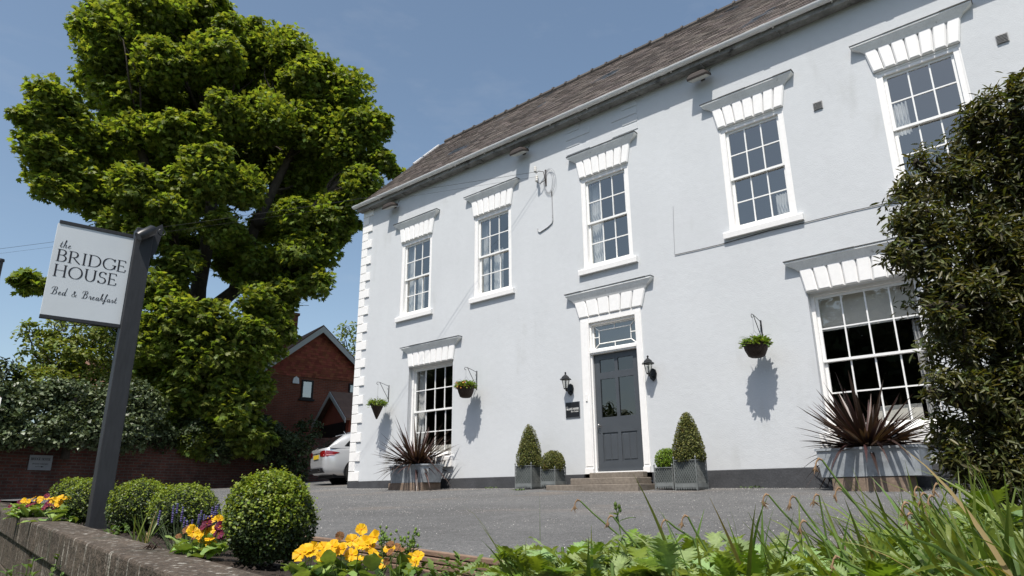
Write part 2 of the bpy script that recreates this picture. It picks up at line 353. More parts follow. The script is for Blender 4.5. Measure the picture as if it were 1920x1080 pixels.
mb.build('ridge_tiles', M_ridge, house)
mb = MB(); o = np.array([-.13, EY, EZ])       # white mortar along the verge, and a low rendered stack behind it
for a, b in ((3.0, 3.5), (3.6, 4.55)):
    mb.obox(o+su*(a+b)/2+sn*.03, (1,0,0), su, sn, .035, (b-a)/2, .025)
mb.build('verge', M_white, house)
mb = MB(); mb.box(-.22, .25, 4.4, 5.3, 9.9, 11.15); mb.box(-.27, .30, 4.35, 5.35, 11.15, 11.23); mb.build('chimney', M_whited, house)
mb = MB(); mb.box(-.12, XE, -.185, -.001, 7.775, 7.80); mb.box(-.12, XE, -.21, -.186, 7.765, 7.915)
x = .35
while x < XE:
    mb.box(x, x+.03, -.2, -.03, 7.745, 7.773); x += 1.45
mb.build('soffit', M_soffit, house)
mb = MB()
def gprof(x, r): return [(x, -.272+r*math.cos(a), 7.915+r*math.sin(a)) for a in np.linspace(PI, 2*PI, 9)]
def gutter_piece(x0, x1, r):
    a, b = gprof(x0, r), gprof(x1, r); a2, b2 = gprof(x0, r-.008), gprof(x1, r-.008); n = 9
    mb.add(a+b+b2+a2, [(i, i+1, n+i+1, n+i) for i in range(8)]+[(3*n+i+1, 3*n+i, 2*n+i, 2*n+i+1) for i in range(8)], True)
    mb.add([a[0], b[0], b2[0], a2[0], a[8], b[8], b2[8], a2[8]], [(0,3,2,1),(4,5,6,7)])
    mb.add(a, [tuple(range(9))]); mb.add(b, [tuple(range(8, -1, -1))])
gutter_piece(-.2, XE, .068)
gutter = None
x = 1.7
while x < XE: gutter_piece(x, x+.11, .077); x += 2.0
gutter = mb.build('gutter', M_gutter, house)
mb = MB(); x = .9
while x < XE: mb.box(x, x+.025, -.24, -.212, 7.84, 7.93); x += 1.0
mb.build('gutter_bracket', M_gutter, gutter)
# hoods and lintels -----------------------------------------------------
def hood(xc, wt, zb, zt, proj=.115):
    mb = MB(); h = zt-zb; L4 = []
    for p, e, z in ((.04, -.165, 0), (.048, -.155, .10), (.062, -.13, .28), (.085, -.07, .50), (.10, -.03, .68), (.113, -.006, .80), (.118, 0, .83), (.118, 0, 1)):
        e *= 1.0; x0, x1 = xc-wt/2-e, xc+wt/2+e
        L4.append([(x0, -p, zb+z*h), (x1, -p, zb+z*h), (x1, 0, zb+z*h), (x0, 0, zb+z*h)])
    mb.levels(L4); hd = mb.build('window_hood', M_whited, house)
    mb = MB(); x = xc-wt/2-.012; xe = xc+wt/2+.012
    while x < xe-.01:
        w = min(.35+R_.random()*.25, xe-x); o = R_.uniform(0, .006); mb.box(x, x+w, -.127-o, .0, zt+.001, zt+.010+o); x += w
    mb.build('flashing', M_lead, hd)
def lintel(xc, wb, wt, zb, zt, n):
    mb = MB(); hgt = zt-zb
    for i in range(n):
        a0, a1 = i/n, (i+1)/n; g = .006
        bx0, bx1 = xc-wb/2+wb*a0+g, xc-wb/2+wb*a1-g; tx0, tx1 = xc-wt/2+wt*a0+g, xc-wt/2+wt*a1-g
        y0, c = -.045, .02
        z0 = zb-.004
        vs = [(bx0,0,z0),(bx1,0,z0),(tx1,0,zt),(tx0,0,zt),(bx0,y0+c,z0),(bx1,y0+c,z0),(tx1,y0+c,zt),(tx0,y0+c,zt),
              (bx0+c,y0,z0+c),(bx1-c,y0,z0+c),(tx1-c,y0,zt),(tx0+c,y0,zt)]
        mb.add(vs, [(3,2,1,0),(0,1,5,4),(1,2,6,5),(3,0,4,7),(4,5,9,8),(5,6,10,9),(7,4,8,11),(8,9,10,11),(2,3,7,6),(6,7,11,10)])
    mb.build('lintel', M_white, house)
for xc in UP+[16.9]:
    lintel(xc, 1.21, 1.36, 6.395, 6.79, 7); hood(xc, 1.69, 6.785, 6.95)
lintel(2.96, 1.58, 1.70, 2.99, 3.335, 8); hood(2.975, 2.07, 3.33, 3.49)
lintel(12.575, 1.60, 1.72, 3.005, 3.38, 8); hood(12.575, 2.09, 3.375, 3.54)
lintel(16.9, 1.62, 1.72, 3.005, 3.38, 8); hood(16.9, 2.09, 3.375, 3.54)
lintel(8.085, 1.46, 1.66, 3.335, 3.67, 6); hood(8.085, 1.99, 3.665, 3.86)
# sash windows ----------------------------------------------------------
def sash(parent, x0, x1, z0, z1, y, cols, rows, st=.045, mt=.021, th=.035, top_rail=.045, bot_rail=.045):
    mb = MB()
    mb.box(x0, x0+st, y, y+th, z0, z1); mb.box(x1-st, x1, y, y+th, z0, z1)
    mb.box(x0+st, x1-st, y+.001, y+th-.001, z0, z0+bot_rail); mb.box(x0+st, x1-st, y+.001, y+th-.001, z1-top_rail, z1)
    gx0, gx1, gz0, gz1 = x0+st, x1-st, z0+bot_rail, z1-top_rail
    for i in range(1, cols):
        x = gx0+(gx1-gx0)*i/cols; mb.box(x-mt/2, x+mt/2, y+.005, y+th-.006, gz0, gz1)
    for j in range(1, rows):
        z = gz0+(gz1-gz0)*j/rows; mb.box(gx0, gx1, y+.0065, y+th-.0075, z-mt/2, z+mt/2)
    s = mb.build('sash', M_sash, parent)
    mb = MB()
    for i in range(cols):                    # every pane sits a hair out of true, as old glass does
        for j in range(rows):
            xa, xb = gx0+(gx1-gx0)*i/cols, gx0+(gx1-gx0)*(i+1)/cols; za, zb = gz0+(gz1-gz0)*j/rows, gz0+(gz1-gz0)*(j+1)/rows
            t = [R_.uniform(-.0022, .0022) for _ in range(3)]; yy = y+.018
            mb.add([(xa, yy+t[0]-t[1], za), (xb, yy+t[0]+t[1], za), (xb, yy+t[2]+t[1], zb), (xa, yy+t[2]-t[1], zb)], [(0,1,2,3)])
    mb.build('glass', M_glass if z0 > 3.5 else M_glassd, parent)
def curtain(parent, xa, xb, z0, z1, y, m=None, name='curtain', folds=5, amp=.03):
    mb = MB(); n = folds*8; pts = []
    for i in range(n+1):
        t = i/n; pts.append((xa+(xb-xa)*t, y+amp*math.sin(t*folds*2*PI)+amp*.4*math.sin(t*folds*4.7+1)))
    vs = [(p[0], p[1], z0) for p in pts]+[(p[0], p[1], z1) for p in pts]
    mb.add(vs, [(i, i+1, n+2+i, n+1+i) for i in range(n)], True); return mb.build(name, m or M_curt, parent)
def window(x0, x1, z0, z1, cols, fw, yf, sillz, lab=None, curts=(), blinds=(), sag=0):
    mb = MB(); yb = yf+.15
    zt = z1 if fw > .06 else z1
    mb.box(x0, x0+fw, yf, yb, z0, z1); mb.box(x1-fw, x1, yf, yb, z0, z1); mb.box(x0+fw, x1-fw, yf, yb, z1-fw*.9, z1); mb.box(x0+fw, x1-fw, yf+.002, yb, z0, z0+.05)
    if fw > .06:
        for a, b in ((x0, x0+.022), (x1-.022, x1)): mb.box(a, b, yf-.012, yf-.0005, z0+.001, z1-.001)
        mb.box(x0+.022, x1-.022, yf-.012, yf-.0005, z1-.03, z1-.001)
    w = mb.build('window', M_white, house)
    if lab: w['label'] = lab
    a0, a1, b0, b1 = x0+fw, x1-fw, z0+.05, z1-fw*.9
    zm = (b0+b1)/2
    sash(w, a0+.001, a1-.001, zm-.02, b1-.001, yf+.045, cols, 2, bot_rail=.04)
    sash(w, a0+.002, a1-.002, b0+.001, zm+.022, yf+.084, cols, 2, top_rail=.042, bot_rail=.07)
    mb = MB(); ov = .10 if fw > .06 else .085
    mb.levels([[(x0-ov, -.07, sillz), (x1+ov, -.07, sillz), (x1+ov, .0, sillz), (x0-ov, .0, sillz)],
               [(x0-ov, -.075, z0-.03), (x1+ov, -.075, z0-.03), (x1+ov, 0, z0-.03), (x0-ov, 0, z0-.03)],
               [(x0-ov, -.068, z0-.012), (x1+ov, -.068, z0-.012), (x1+ov, 0, z0-.005), (x0-ov, 0, z0-.005)]])
    mb.levels([[(x0+.001, -.066, z0-.02), (x1-.001, -.066, z0-.02), (x1-.001, yf+.03, z0-.02), (x0+.001, yf+.03, z0-.02)],
               [(x0+.001, -.066, z0-.009), (x1-.001, -.066, z0-.009), (x1-.001, yf+.03, z0+.012), (x0+.001, yf+.03, z0+.012)]])
    mb.build('sill', M_white, w)
    for c in curts: curtain(w, *c)
    for c in blinds: curtain(w, *c[:5], M_blind, 'blind', 1, .004)
    return w
zz0, zz1 = 4.35, 6.39
W_C = {0: [(1.76, 1.98, 4.4, 6.3, .24), (2.14, 2.40, 4.4, 5.45, .25)], 1: [(4.43, 4.64, 4.4, 6.3, .24), (4.80, 5.10, 4.4, 5.5, .25)],
       2: [(7.56, 7.86, 4.4, 6.3, .24)], 3: [(11.42, 11.66, 4.4, 4.9, .26)], 4: [(13.36, 13.62, 5.30, 5.85, .24)]}
for i, xc in enumerate(UP): window(xc-.585, xc+.585, zz0, zz1, 3, .098, .02, 4.225, curts=W_C[i])
window(16.3, 17.5, 4.35, 6.39, 3, .098, .02, 4.225)
window(2.17, 3.72, .80, 2.985, 4, .055, .12, .555, curts=[(2.22, 2.44, .85, 2.95, .34)], blinds=[(2.70, 3.62, .85, 1.08, .36)])
window(11.79, 13.36, .80, 3.0, 4, .055, .12, .57, blinds=[(11.80, 13.3, 2.40, 2.96, .30), (12.45, 13.05, .85, 1.16, .36)], curts=[(13.1, 13.3, .85, 2.4, .4)])
window(16.1, 17.7, .80, 3.0, 4, .055, .12, .57)
# door ------------------------------------------------------------------
mb = MB(); yf = -.02
for xa, xb, s in ((7.38, 7.575, 1), (8.635, 8.77, -1)):
    mb.box(xa, xb, yf, .06, .40, 3.32); mb.box(xa+.02, xb-.02, yf-.012, yf-.0005, .44, 3.26)
    mb.box(xa-.0, xb+.0, yf-.03, .06, .30, .399)
    ya, yb_ = (xb-.001, xb+.028) if s > 0 else (xa-.028, xa+.001)
    mb.box(ya, yb_, .03, .15, .34, 3.2)
mb.box(7.576, 8.634, yf+.001, .06, 3.205, 3.32); mb.box(7.60, 8.61, .025, .15, 3.165, 3.2045)
mb.box(7.578, 8.632, .0, .15, 2.565, 2.655); mb.box(7.578, 8.632, -.018, -.0005, 2.59, 2.648)
mb.box(7.576, 8.634, .02, .15, .305, .339)
fr = mb.build('door_frame', M_white, house, bevel=.004)
mb = MB(); y0 = .085; a0, a1, b0, b1 = 7.604, 8.606, 2.656, 3.164      # fanlight glazing bars
mb.box(a0, a0+.03, y0, y0+.03, b0, b1); mb.box(a1-.03, a1, y0, y0+.03, b0, b1); mb.box(a0+.03, a1-.03, y0, y0+.03, b0, b0+.03); mb.box(a0+.03, a1-.03, y0, y0+.03, b1-.03, b1)
ia0, ia1, ib0, ib1 = a0+.14, a1-.14, b0+.12, b1-.12; t = .009; yy = y0+.012
def bar(p, q, t=.010): mb.tube([(p[0], yy, p[1]), (q[0], yy, q[1])], t, 4, smooth=False)
for p, q in (((ia0, ib0), (ia1, ib0)), ((ia0, ib1), (ia1, ib1)), ((ia0, ib0), (ia0, ib1)), ((ia1, ib0), (ia1, ib1)), ((a0+.03, b0+.03), (ia0, ib0)), ((a1-.03, b0+.03), (ia1, ib0)),
             ((a0+.03, b1-.03), (ia0, ib1)), ((a1-.03, b1-.03), (ia1, ib1)), (((a0+a1)/2, b0+.03), ((a0+a1)/2, ib0)), (((a0+a1)/2, b1-.03), ((a0+a1)/2, ib1)),
             ((a0+.03, (b0+b1)/2), (ia0, (b0+b1)/2)), ((a1-.03, (b0+b1)/2), (ia1, (b0+b1)/2))): bar(p, q)
fl = mb.build('fanlight', M_sash, house)
mb = MB(); mb.add([(a0, y0+.02, b0), (a1, y0+.022, b0), (a1, y0+.019, b1), (a0, y0+.021, b1)], [(0,1,2,3)]); mb.build('glass', M_glass, fl)
dx0, dx1, dz0, dz1 = 7.606, 8.604, .345, 2.56
mb = MB(); yd = .085; th = .045
gx = [(dx0+.125, dx0+.465), (dx1-.465+.0, dx1-.125)]
rows = [(.52, 1.05), (1.34, 2.07), (2.20, 2.45)]
zsx = [dz0, .52, 1.05, 1.34, 2.07, 2.20, 2.45, dz1]
mb.box(dx0, gx[0][0], yd, yd+th, dz0, dz1); mb.box(gx[0][1], gx[1][0], yd, yd+th, dz0, dz1); mb.box(gx[1][1], dx1, yd, yd+th, dz0, dz1)
for xa, xb in gx:
    for za, zb in ((dz0, .52), (1.05, 1.34), (2.07, 2.20), (2.45, dz1)): mb.box(xa, xb, yd, yd+th, za, zb)
    mb.box(xa, xb, yd+.016, yd+th-.005, .52, 1.05)
    xm = (xa+xb)/2
    mb.cbox(xa+.03, xm-.006, yd+.006, yd+.0159, .55, 1.02, .008); mb.cbox(xm+.006, xb-.03, yd+.006, yd+.0159, .55, 1.02, .008)
mb.box(dx0, dx1, yd-.02, yd-.0005, dz0+.005, dz0+.06)
door = mb.build('door', M_door, house)
mb = MB()
for xa, xb in gx:
    for za, zb in rows[1:]: mb.add([(xa, yd+.02, za), (xb, yd+.021, za), (xb, yd+.0205, zb), (xa, yd+.02, zb)], [(0,1,2,3)])
mb.build('glass', M_doorglass, door)
mb = MB(); kx, kz = dx0+.07, 1.19
mb.tube([(kx, yd-.001, kz), (kx, yd-.035, kz)], .012, 10); mb.tube([(kx, yd-.035, kz), (kx, yd-.042, kz), (kx, yd-.06, kz), (kx, yd-.068, kz)], [.014, .03, .03, .018], 14)
mb.tube([(kx, yd-.002, kz-.02), (kx, yd-.006, kz-.02)], [.032, .030], 16); mb.box(kx-.012, kx+.012, yd-.008, yd-.0005, kz-.14, kz-.06)
mb.build('handle', M_steel, door)
mb = MB(); mb.cbox(7.46, 7.50, -.05, -.033, 1.66, 1.80, .004); mb.build('doorbell', M_white, fr)
# letters ---------------------------------------------------------------
def arc(cx, cy, rx, ry, a0, a1, n=14): return [(cx+rx*math.cos(math.radians(a)), cy+ry*math.sin(math.radians(a))) for a in np.linspace(a0, a1, n)]
CAPS = {
 'A': (.72, [[(.04,0),(.36,1)], [(.36,1),(.68,0)], [(.17,.36),(.56,.36)]], [(.04,0),(.68,0)]),
 'B': (.60, [[(.12,0),(.12,1)], [(.12,1)]+arc(.30,.77,.20,.23,90,-90)+[(.12,.54)], [(.12,.54)]+arc(.30,.27,.25,.27,90,-90)+[(.12,0)]], [(.12,0),(.12,1)]),
 'D': (.78, [[(.12,0),(.12,1)], [(.12,1)]+arc(.32,.5,.40,.5,90,-90,20)+[(.12,0)]], [(.12,0),(.12,1)]),
 'E': (.58, [[(.12,0),(.12,1)], [(.12,1),(.50,1),(.51,.84)], [(.12,.52),(.42,.52),(.42,.42)], [(.12,0),(.52,0),(.56,.2)]], [(.12,0),(.12,1)]),
 'G': (.80, [arc(.43,.5,.37,.5,48,350,26)+[(.74,.42),(.74,.10)], [(.72,.98),(.70,.76)]], [(.70,.42)]),
 'H': (.82, [[(.14,0),(.14,1)], [(.68,0),(.68,1)], [(.14,.53),(.68,.53)]], [(.14,0),(.14,1),(.68,0),(.68,1)]),
 'I': (.32, [[(.16,0),(.16,1)]], [(.16,0),(.16,1)]),
 'K': (.74, [[(.14,0),(.14,1)], [(.60,1),(.16,.47)], [(.24,.55),(.68,0)]], [(.14,0),(.14,1),(.66,0),(.58,1)]),
 'N': (.84, [[(.14,0),(.14,1)], [(.10,1),(.70,0)], [(.70,0),(.70,1)]], [(.14,0),(.70,1)]),
 'O': (.86, [arc(.43,.5,.38,.5,90,450,32)], []),
 'P': (.58, [[(.12,0),(.12,1)], [(.12,1)]+arc(.30,.74,.23,.26,90,-90)+[(.12,.48)]], [(.12,0),(.12,1)]),
 'R': (.70, [[(.12,0),(.12,1)], [(.12,1)]+arc(.30,.75,.22,.25,90,-90)+[(.12,.50)], [(.30,.50),(.50,.22),(.70,.0)]], [(.12,0),(.12,1)]),
 'S': (.54, [arc(.27,.75,.19,.25,35,240,14)+arc(.26,.26,.22,.26,62,-160,18), [(.44,.98),(.44,.82)], [(.06,.02),(.06,.2)]], []),
 'T': (.66, [[(.33,0),(.33,1)], [(.03,.86),(.04,1),(.62,1),(.63,.86)]], [(.33,0)]),
 'U': (.80, [[(.14,1),(.14,.36)]+arc(.40,.34,.26,.34,180,360,16)+[(.66,.36),(.66,1)]], [(.14,1),(.66,1)]),
 'V': (.72, [[(.04,1),(.36,0)], [(.36,0),(.68,1)]], [(.04,1),(.68,1)]),
 ' ': (.34, [], [])}
SCR = {   # slanted copperplate lower case on an x-height of .42, capitals about 1
 't': (.26, [[(.0,.12),(.13,.5),(.20,.78)], [(.13,.5),(.08,.12),(.12,.0),(.19,.03),(.28,.16)], [(.02,.46),(.28,.46)]]),
 'h': (.40, [[(.0,.14),(.16,.5),(.27,.9),(.24,1.0),(.18,.92),(.02,0)], [(.06,.2),(.16,.38),(.26,.42),(.28,.34),(.23,.08),(.27,0),(.34,.04),(.42,.16)]]),
 'e': (.30, [[(-.02,.14),(.12,.2),(.22,.3),(.20,.41),(.12,.40),(.05,.24),(.06,.06),(.13,0),(.22,.04),(.32,.16)]]),
 'd': (.42, [[(.26,.36),(.18,.42),(.08,.34),(.03,.16),(.06,.02),(.14,.02),(.26,.2),(.45,1.0)], [(.45,1.0),(.27,.1),(.31,.0),(.38,.06),(.44,.16)]]),
 'r': (.30, [[(-.02,.14),(.10,.40),(.12,.46),(.14,.38),(.24,.39),(.19,.08),(.22,.0),(.28,.04),(.34,.16)]]),
 'a': (.38, [[(.26,.36),(.18,.42),(.08,.34),(.03,.16),(.06,.02),(.14,.02),(.24,.18),(.30,.4)], [(.30,.4),(.24,.08),(.28,.0),(.34,.04),(.42,.16)]]),
 'k': (.38, [[(.0,.14),(.16,.5),(.27,.9),(.24,1.0),(.18,.92),(.02,0)], [(.07,.2),(.18,.40),(.27,.40),(.25,.28),(.12,.22)], [(.12,.22),(.22,.20),(.24,.04),(.30,0),(.40,.14)]]),
 'f': (.24, [[(-.04,.1),(.12,.45),(.26,.9),(.30,1.02),(.22,1.0),(.12,.6),(.0,-.2),(-.06,-.34),(-.12,-.3),(-.06,-.16),(.1,-.02),(.26,.16)], [(.04,.44),(.24,.44)]]),
 's': (.26, [[(-.04,.12),(.14,.44),(.20,.24),(.18,.04),(.08,.0),(.02,.06)], [(.18,.04),(.28,.16)]]),
 'B': (.66, [[(.36,.94),(.26,.5),(.18,.1),(.06,.0),(-.02,.08)], [(.04,.66),(.06,.86),(.26,1.0),(.52,.98),(.58,.82),(.48,.62),(.30,.54)], [(.30,.54),(.50,.52),(.56,.34),(.46,.08),(.26,.0),(.16,.06)]]),
 '&': (.62, [[(.56,.36),(.42,.10),(.22,.0),(.08,.10),(.12,.30),(.36,.48),(.44,.66),(.36,.76),(.27,.66),(.30,.44),(.42,.12),(.54,.02),(.60,.08)]]),
 ' ': (.34, [])}
def smooth(pts, it=2):
    for _ in range(it):
        if len(pts) < 3: return pts
        q = [pts[0]]
        for a, b in zip(pts[:-1], pts[1:]): q += [(a[0]*.75+b[0]*.25, a[1]*.75+b[1]*.25), (a[0]*.25+b[0]*.75, a[1]*.25+b[1]*.75)]
        pts = q+[pts[-1]]
    return pts
def lettering(mb, text, o, ax, up, nrm, h, width=None, caps=True, thick=.135, thin=.045, track=.06):
    """flat strokes on a plane: o baseline-left, ax and up unit vectors, h cap height, width total length"""
    tbl = CAPS if caps else SCR
    adv = sum(tbl[c][0]+track for c in text)-track; kx = (width/h/adv) if width else 1
    o, ax, up, nrm = [np.array(q, float) for q in (o, ax, up, nrm)]; x0 = 0; lay = 0
    for c in text:
        g = tbl[c]
        strokes = [smooth(s) if not caps else s for s in g[1]]
        if caps:
            strokes = strokes+[[(sx-.11, sy), (sx+.11, sy)] for sx, sy in g[2]]
        for s in strokes:
            if len(s) < 2: continue
            q = np.array([((x0+p[0])*kx, p[1]) for p in s]); n = len(q); vs = []; lay = (lay+1) % 5
            for i in range(n):
                t = q[min(i+1, n-1)]-q[max(i-1, 0)]; t /= np.linalg.norm(t)+1e-9
                w = thin+(thick-thin)*abs(t[1])**1.6*(1 if (caps or t[1] < 0) else .35)
                if n > 4 and not caps: w *= .55+.45*math.sin(PI*i/(n-1))
                nn = np.array([-t[1], t[0]])*w/2
                for sg in (1, -1): vs.append(o+ax*(q[i]+nn*sg)[0]*h+up*(q[i]+nn*sg)[1]*h+nrm*(.0006+lay*.00012))
            mb.add(vs, [(2*i, 2*i+1, 2*i+3, 2*i+2) for i in range(n-1)])
        x0 += g[0]+track
# steps -----------------------------------------------------------------
M_stone = mat('step_stone', (.20, .172, .142), .9, noise=[(2, .8, 1.2), (20, .75, 1.2)], col2=((.42, .40, .36), 45, .68, .74), bump=(30, .5, .01))
st = thing('door_steps', (8.1, 0, 0), 'three worn brown stone steps below the grey front door', 'steps')
for i, (ua, ub, yfr, z0, z1) in enumerate(((1106, 1207, -.20, .215, .315), (1069.6, 1194.5, -.55, .10, .214), (1023.5, 1196, -.95, -.16, .098))):
    xa, xb = aty(ua, 915, yfr)[0]-8.1, aty(ub, 915, yfr)[0]-8.1
    mb = MB(); mb.box(xa, xb, yfr, -.037, z0, z1); mb.build('step', M_stone, st, bevel=.012)
# lanterns --------------------------------------------------------------
M_lglass = glass_mat('lantern_glass', (.9, .9, .88), .06)
def lantern(x, z, lab):
    t = thing('wall_lantern', (x, 0, z), lab, 'wall lamp', 'black wall lanterns beside the front door')
    mb = MB(); mb.prism([(0, 0, .10), (.055, 0, .07), (.075, 0, 0), (.055, 0, -.09), (0, 0, -.14), (-.055, 0, -.09), (-.075, 0, 0), (-.055, 0, .07)], (0, -.001, 0), (0, -.03, 0))
    mb.build('backplate', M_black, t, bevel=.004)
    mb = MB(); mb.tube([(0, -.03, -.05), (0, -.08, -.07), (0, -.14, -.055), (0, -.17, -.02)], [.016, .013, .013, .02], 8)
    mb.lathe((0, -.17, -.02), [(.002, -.05), (.014, -.04), (.008, -.02), (.025, -.012), (.048, .0), (.048, .012), (0, .014)], 6); mb.build('bracket', M_black, t)
    mb = MB(); c = np.array([0, -.17, 0])
    for k in range(6):
        a = k*PI/3; b = (k+1)*PI/3
        p0 = c+np.array([.046*math.cos(a), .046*math.sin(a), -.006]); p1 = c+np.array([.082*math.cos(a), .082*math.sin(a), .16])
        q0 = c+np.array([.046*math.cos(b), .046*math.sin(b), -.006]); q1 = c+np.array([.082*math.cos(b), .082*math.sin(b), .16])
        mb.tube([p0, p1], .0055, 4); mb.tube([p1, q1], .006, 4)
    mb.build('cage', M_black, t)
    mb = MB(); mb.lathe(c, [(.042, 0), (.076, .158)], 6, False); mb.build('glass_pane', M_lglass, t)
    mb = MB(); mb.lathe(c, [(.0, .163), (.125, .160), (.125, .168), (.092, .185), (.075, .215), (.042, .242), (.018, .262), (.012, .275), (.02, .285), (.022, .298), (.012, .312), (0, .315)], 6, False); mb.build('roof_cap', M_black, t)
    mb = MB(); mb.lathe(c, [(0, .0), (.018, .0), (.018, .06), (.014, .08), (.02, .11), (0, .13)], 10); mb.build('bulb', M_white, t)
lantern(7.085, 1.95, 'black wall lantern left of the front door, above the small black plaque')
lantern(8.94, 2.03, 'black wall lantern right of the front door with bare wall below it')
# plaque by the door
pq = thing('house_plaque', (7.12, 0, 1.53), 'small black plaque with white lettering on the wall left of the front door', 'sign')
M_pbl = mat('plaque_black', (.012, .012, .013), .3, spec=.5); M_ink = mat('sign_lettering', (.02, .02, .028), .6); M_wink = mat('white_lettering', (.75, .75, .72), .6)
mb = MB(); mb.box(-.16, .16, -.014, -.0005, -.145, .145); mb.build('plate', M_pbl, pq)
mb = MB(); mb.box(-.17, .17, -.016, -.0005, .1455, .155); mb.box(-.17, .17, -.016, -.0005, -.155, -.1455); mb.box(-.17, -.1605, -.016, -.0005, -.1455, .1455); mb.box(.1605, .17, -.016, -.0005, -.1455, .1455); mb.build('rim', M_steel, pq)
mb = MB(); lettering(mb, 'the', (-.145, -.0145, .05), (1,0,0), (0,0,1), (0,-1,0), .035, caps=False, thick=.12, thin=.08)
lettering(mb, 'BRIDGE HOUSE', (-.145, -.0145, .0), (1,0,0), (0,0,1), (0,-1,0), .036, .29, thick=.2, thin=.12); lettering(mb, 'Bed & Breakfast', (-.04, -.0145, -.045), (1,0,0), (0,0,1), (0,-1,0), .03, .18, caps=False, thick=.14, thin=.1)
mb.build('lettering', M_wink, pq)
# vents, floodlights, cables
for x, z, l in ((12.39, 6.17, 'small grey louvred vent between the two right-hand upper windows'), (14.97, 6.21, 'small grey louvred vent right of the rightmost upper window')):
    t = thing('wall_vent', (x, 0, z), l, 'vent', 'grey louvred wall vents')
    mb = MB(); mb.box(-.075, .075, -.012, -.0005, -.075, .075); fr_ = mb.build('frame', M_galv, t)
    mb = MB()
    for k in range(6): mb.obox((0, -.018, -.058+k*.023), (1,0,0), (0,.75,.66), (0,-.66,.75), .066, .012, .0015)
    mb.build('louvre', M_galv, t)
M_lamp = mat('floodlight_housing', (.055, .045, .04), .6); M_lens = mat('floodlight_lens', (.62, .62, .58), .3)
for x, l in ((1.36, 'floodlight under the eaves above the leftmost upper window'), (5.98, 'floodlight under the eaves between the second and third upper windows'), (10.45, 'floodlight under the eaves left of the fourth upper window'), (14.95, 'floodlight under the eaves right of the rightmost upper window')):
    t = thing('eaves_floodlight', (x, 0, 7.52), l, 'floodlight', 'floodlights along the eaves')
    ax = np.array([1, 0, 0]); fy = np.array([0, -.94, -.34]); fz = np.array([0, -.34, .94])
    mb = MB(); c = np.array([0, -.20, -.0])
    def rr(w, d, z): return [c+ax*w*a+fy*d*b+fz*z for a, b in ((-1, -1), (1, -1), (1, 1), (-1, 1))]
    mb.levels([rr(.20, .12, -.04), rr(.20, .12, .0), rr(.16, .09, .06), rr(.10, .05, .085)]); mb.build('housing', M_lamp, t)
    mb = MB(); mb.levels([rr(.17, .10, -.055), rr(.188, .11, -.0405)]); mb.build('lens', M_lens, t)
    mb = MB(); mb.tube([(.0, -.002, .05), (.0, -.08, .08), (0, -.19, .03)], .014, 6); mb.box(-.04, .04, -.02, -.0005, .01, .10); mb.tube([(.03, -.01, .05), (.10, -.012, .11), (.16, -.01, .19)], .005, 5); mb.build('arm', M_lamp, t)
M_cable = mat('dark_cable', (.035, .035, .038), .7); M_cableg = mat('painted_cable', (.33, .34, .36), .7)
M_porc = mat('porcelain', (.62, .60, .56), .3)
hk = thing('cable_bracket', (6.50, 0, 6.75), 'old iron cable bracket with two white insulators and looped wire on the facade', 'cable bracket')
mb = MB(); mb.tube([(.09, -.01, -.18), (.09, -.05, .0), (.07, -.06, .12), (-.02, -.12, .14), (-.08, -.14, .10), (-.10, -.14, .16)], .009, 6); mb.tube([(.09, -.05, -.1), (.0, -.1, -.16), (-.06, -.13, -.13), (-.07, -.13, -.06)], .009, 6); mb.box(.07, .11, -.012, -.0005, -.22, .18); mb.build('arm', M_lamp, hk)
mb = MB()
for c in ((-.10, -.14, .14), (-.07, -.13, -.10)): mb.lathe(c, [(0, -.01), (.035, 0), (.035, .03), (.025, .045), (.032, .06), (.032, .085), (.02, .09), (.034, .11), (.03, .13), (0, .135)], 12)
mb.build('insulator', M_porc, hk)
mb = MB()
for k in range(3):
    cx, rz_, rx_ = .20+.02*k, .26+.02*k, .10+.035*k
    mb.tube([(cx+rx_*math.sin(a)-.02, -.02-.01*k, -.14+rz_*math.cos(a)) for a in np.linspace(0, 2*PI, 26)], .004, 5, caps=False)
mb.build('wire_loop', M_cableg, hk)
cd = MB(); cd.tube([(6.74, -.015, 6.42), (6.75, -.015, 6.3), (6.755, -.015, 5.66), (6.74, -.015, 5.60), (6.62, -.015, 5.535), (6.40, -.015, 5.47), (6.355, -.015, 5.50), (6.34, -.015, 5.58)], .013, 8)
tag(cd.build('conduit', mat('painted_conduit', (.46, .47, .48), .7, col2=((.12, .12, .12), 6, .58, .64))), 'thin grey conduit hooking below the cable bracket on the facade', 'conduit')
def cable(name, pts, r, m, lab):
    mb = MB(); mb.tube(pts, r, 5); return tag(mb.build(name, m), lab, 'cable')
pa = [aty(*p, -.012) for p in ((1262, 386), (1263, 430), (1265, 478), (1310, 468), (1352, 458), (1440, 433), (1510, 417), (1600, 395), (1672, 379))]
cable('wall_wire', [aty(1262, 386, -.008), aty(1263, 430, -.008), aty(1265, 476, -.008)], .0035, M_cableg, 'hairline grey wire running straight down the facade to the dark cable')
cable('wall_cable', list(pa[2:])+[np.array([17.5, -.012, pa[-1][2]+.02])], .006, M_cable, 'thin dark cable crossing the facade below the right upper windows')
def catenary(p, q, sag, n=20): p, q = np.array(p), np.array(q); return [p+(q-p)*t-np.array([0, 0, sag*4*t*(1-t)]) for t in np.linspace(0, 1, n)]
far = np.array([6.42, -.15, 6.85])-np.array([.88, .475, .024])*30
for k, (dz, l) in enumerate(((0, 'upper of two overhead wires running from the facade bracket across the big tree'), (-.10, 'lower of two overhead wires running from the facade bracket across the big tree'))):
    cable('overhead_wire', catenary((6.42, -.15, 6.88+dz*1.2), far+np.array([0, 0, dz*.5]), .22+.05*k), .004-.0015*k, M_cable, l)
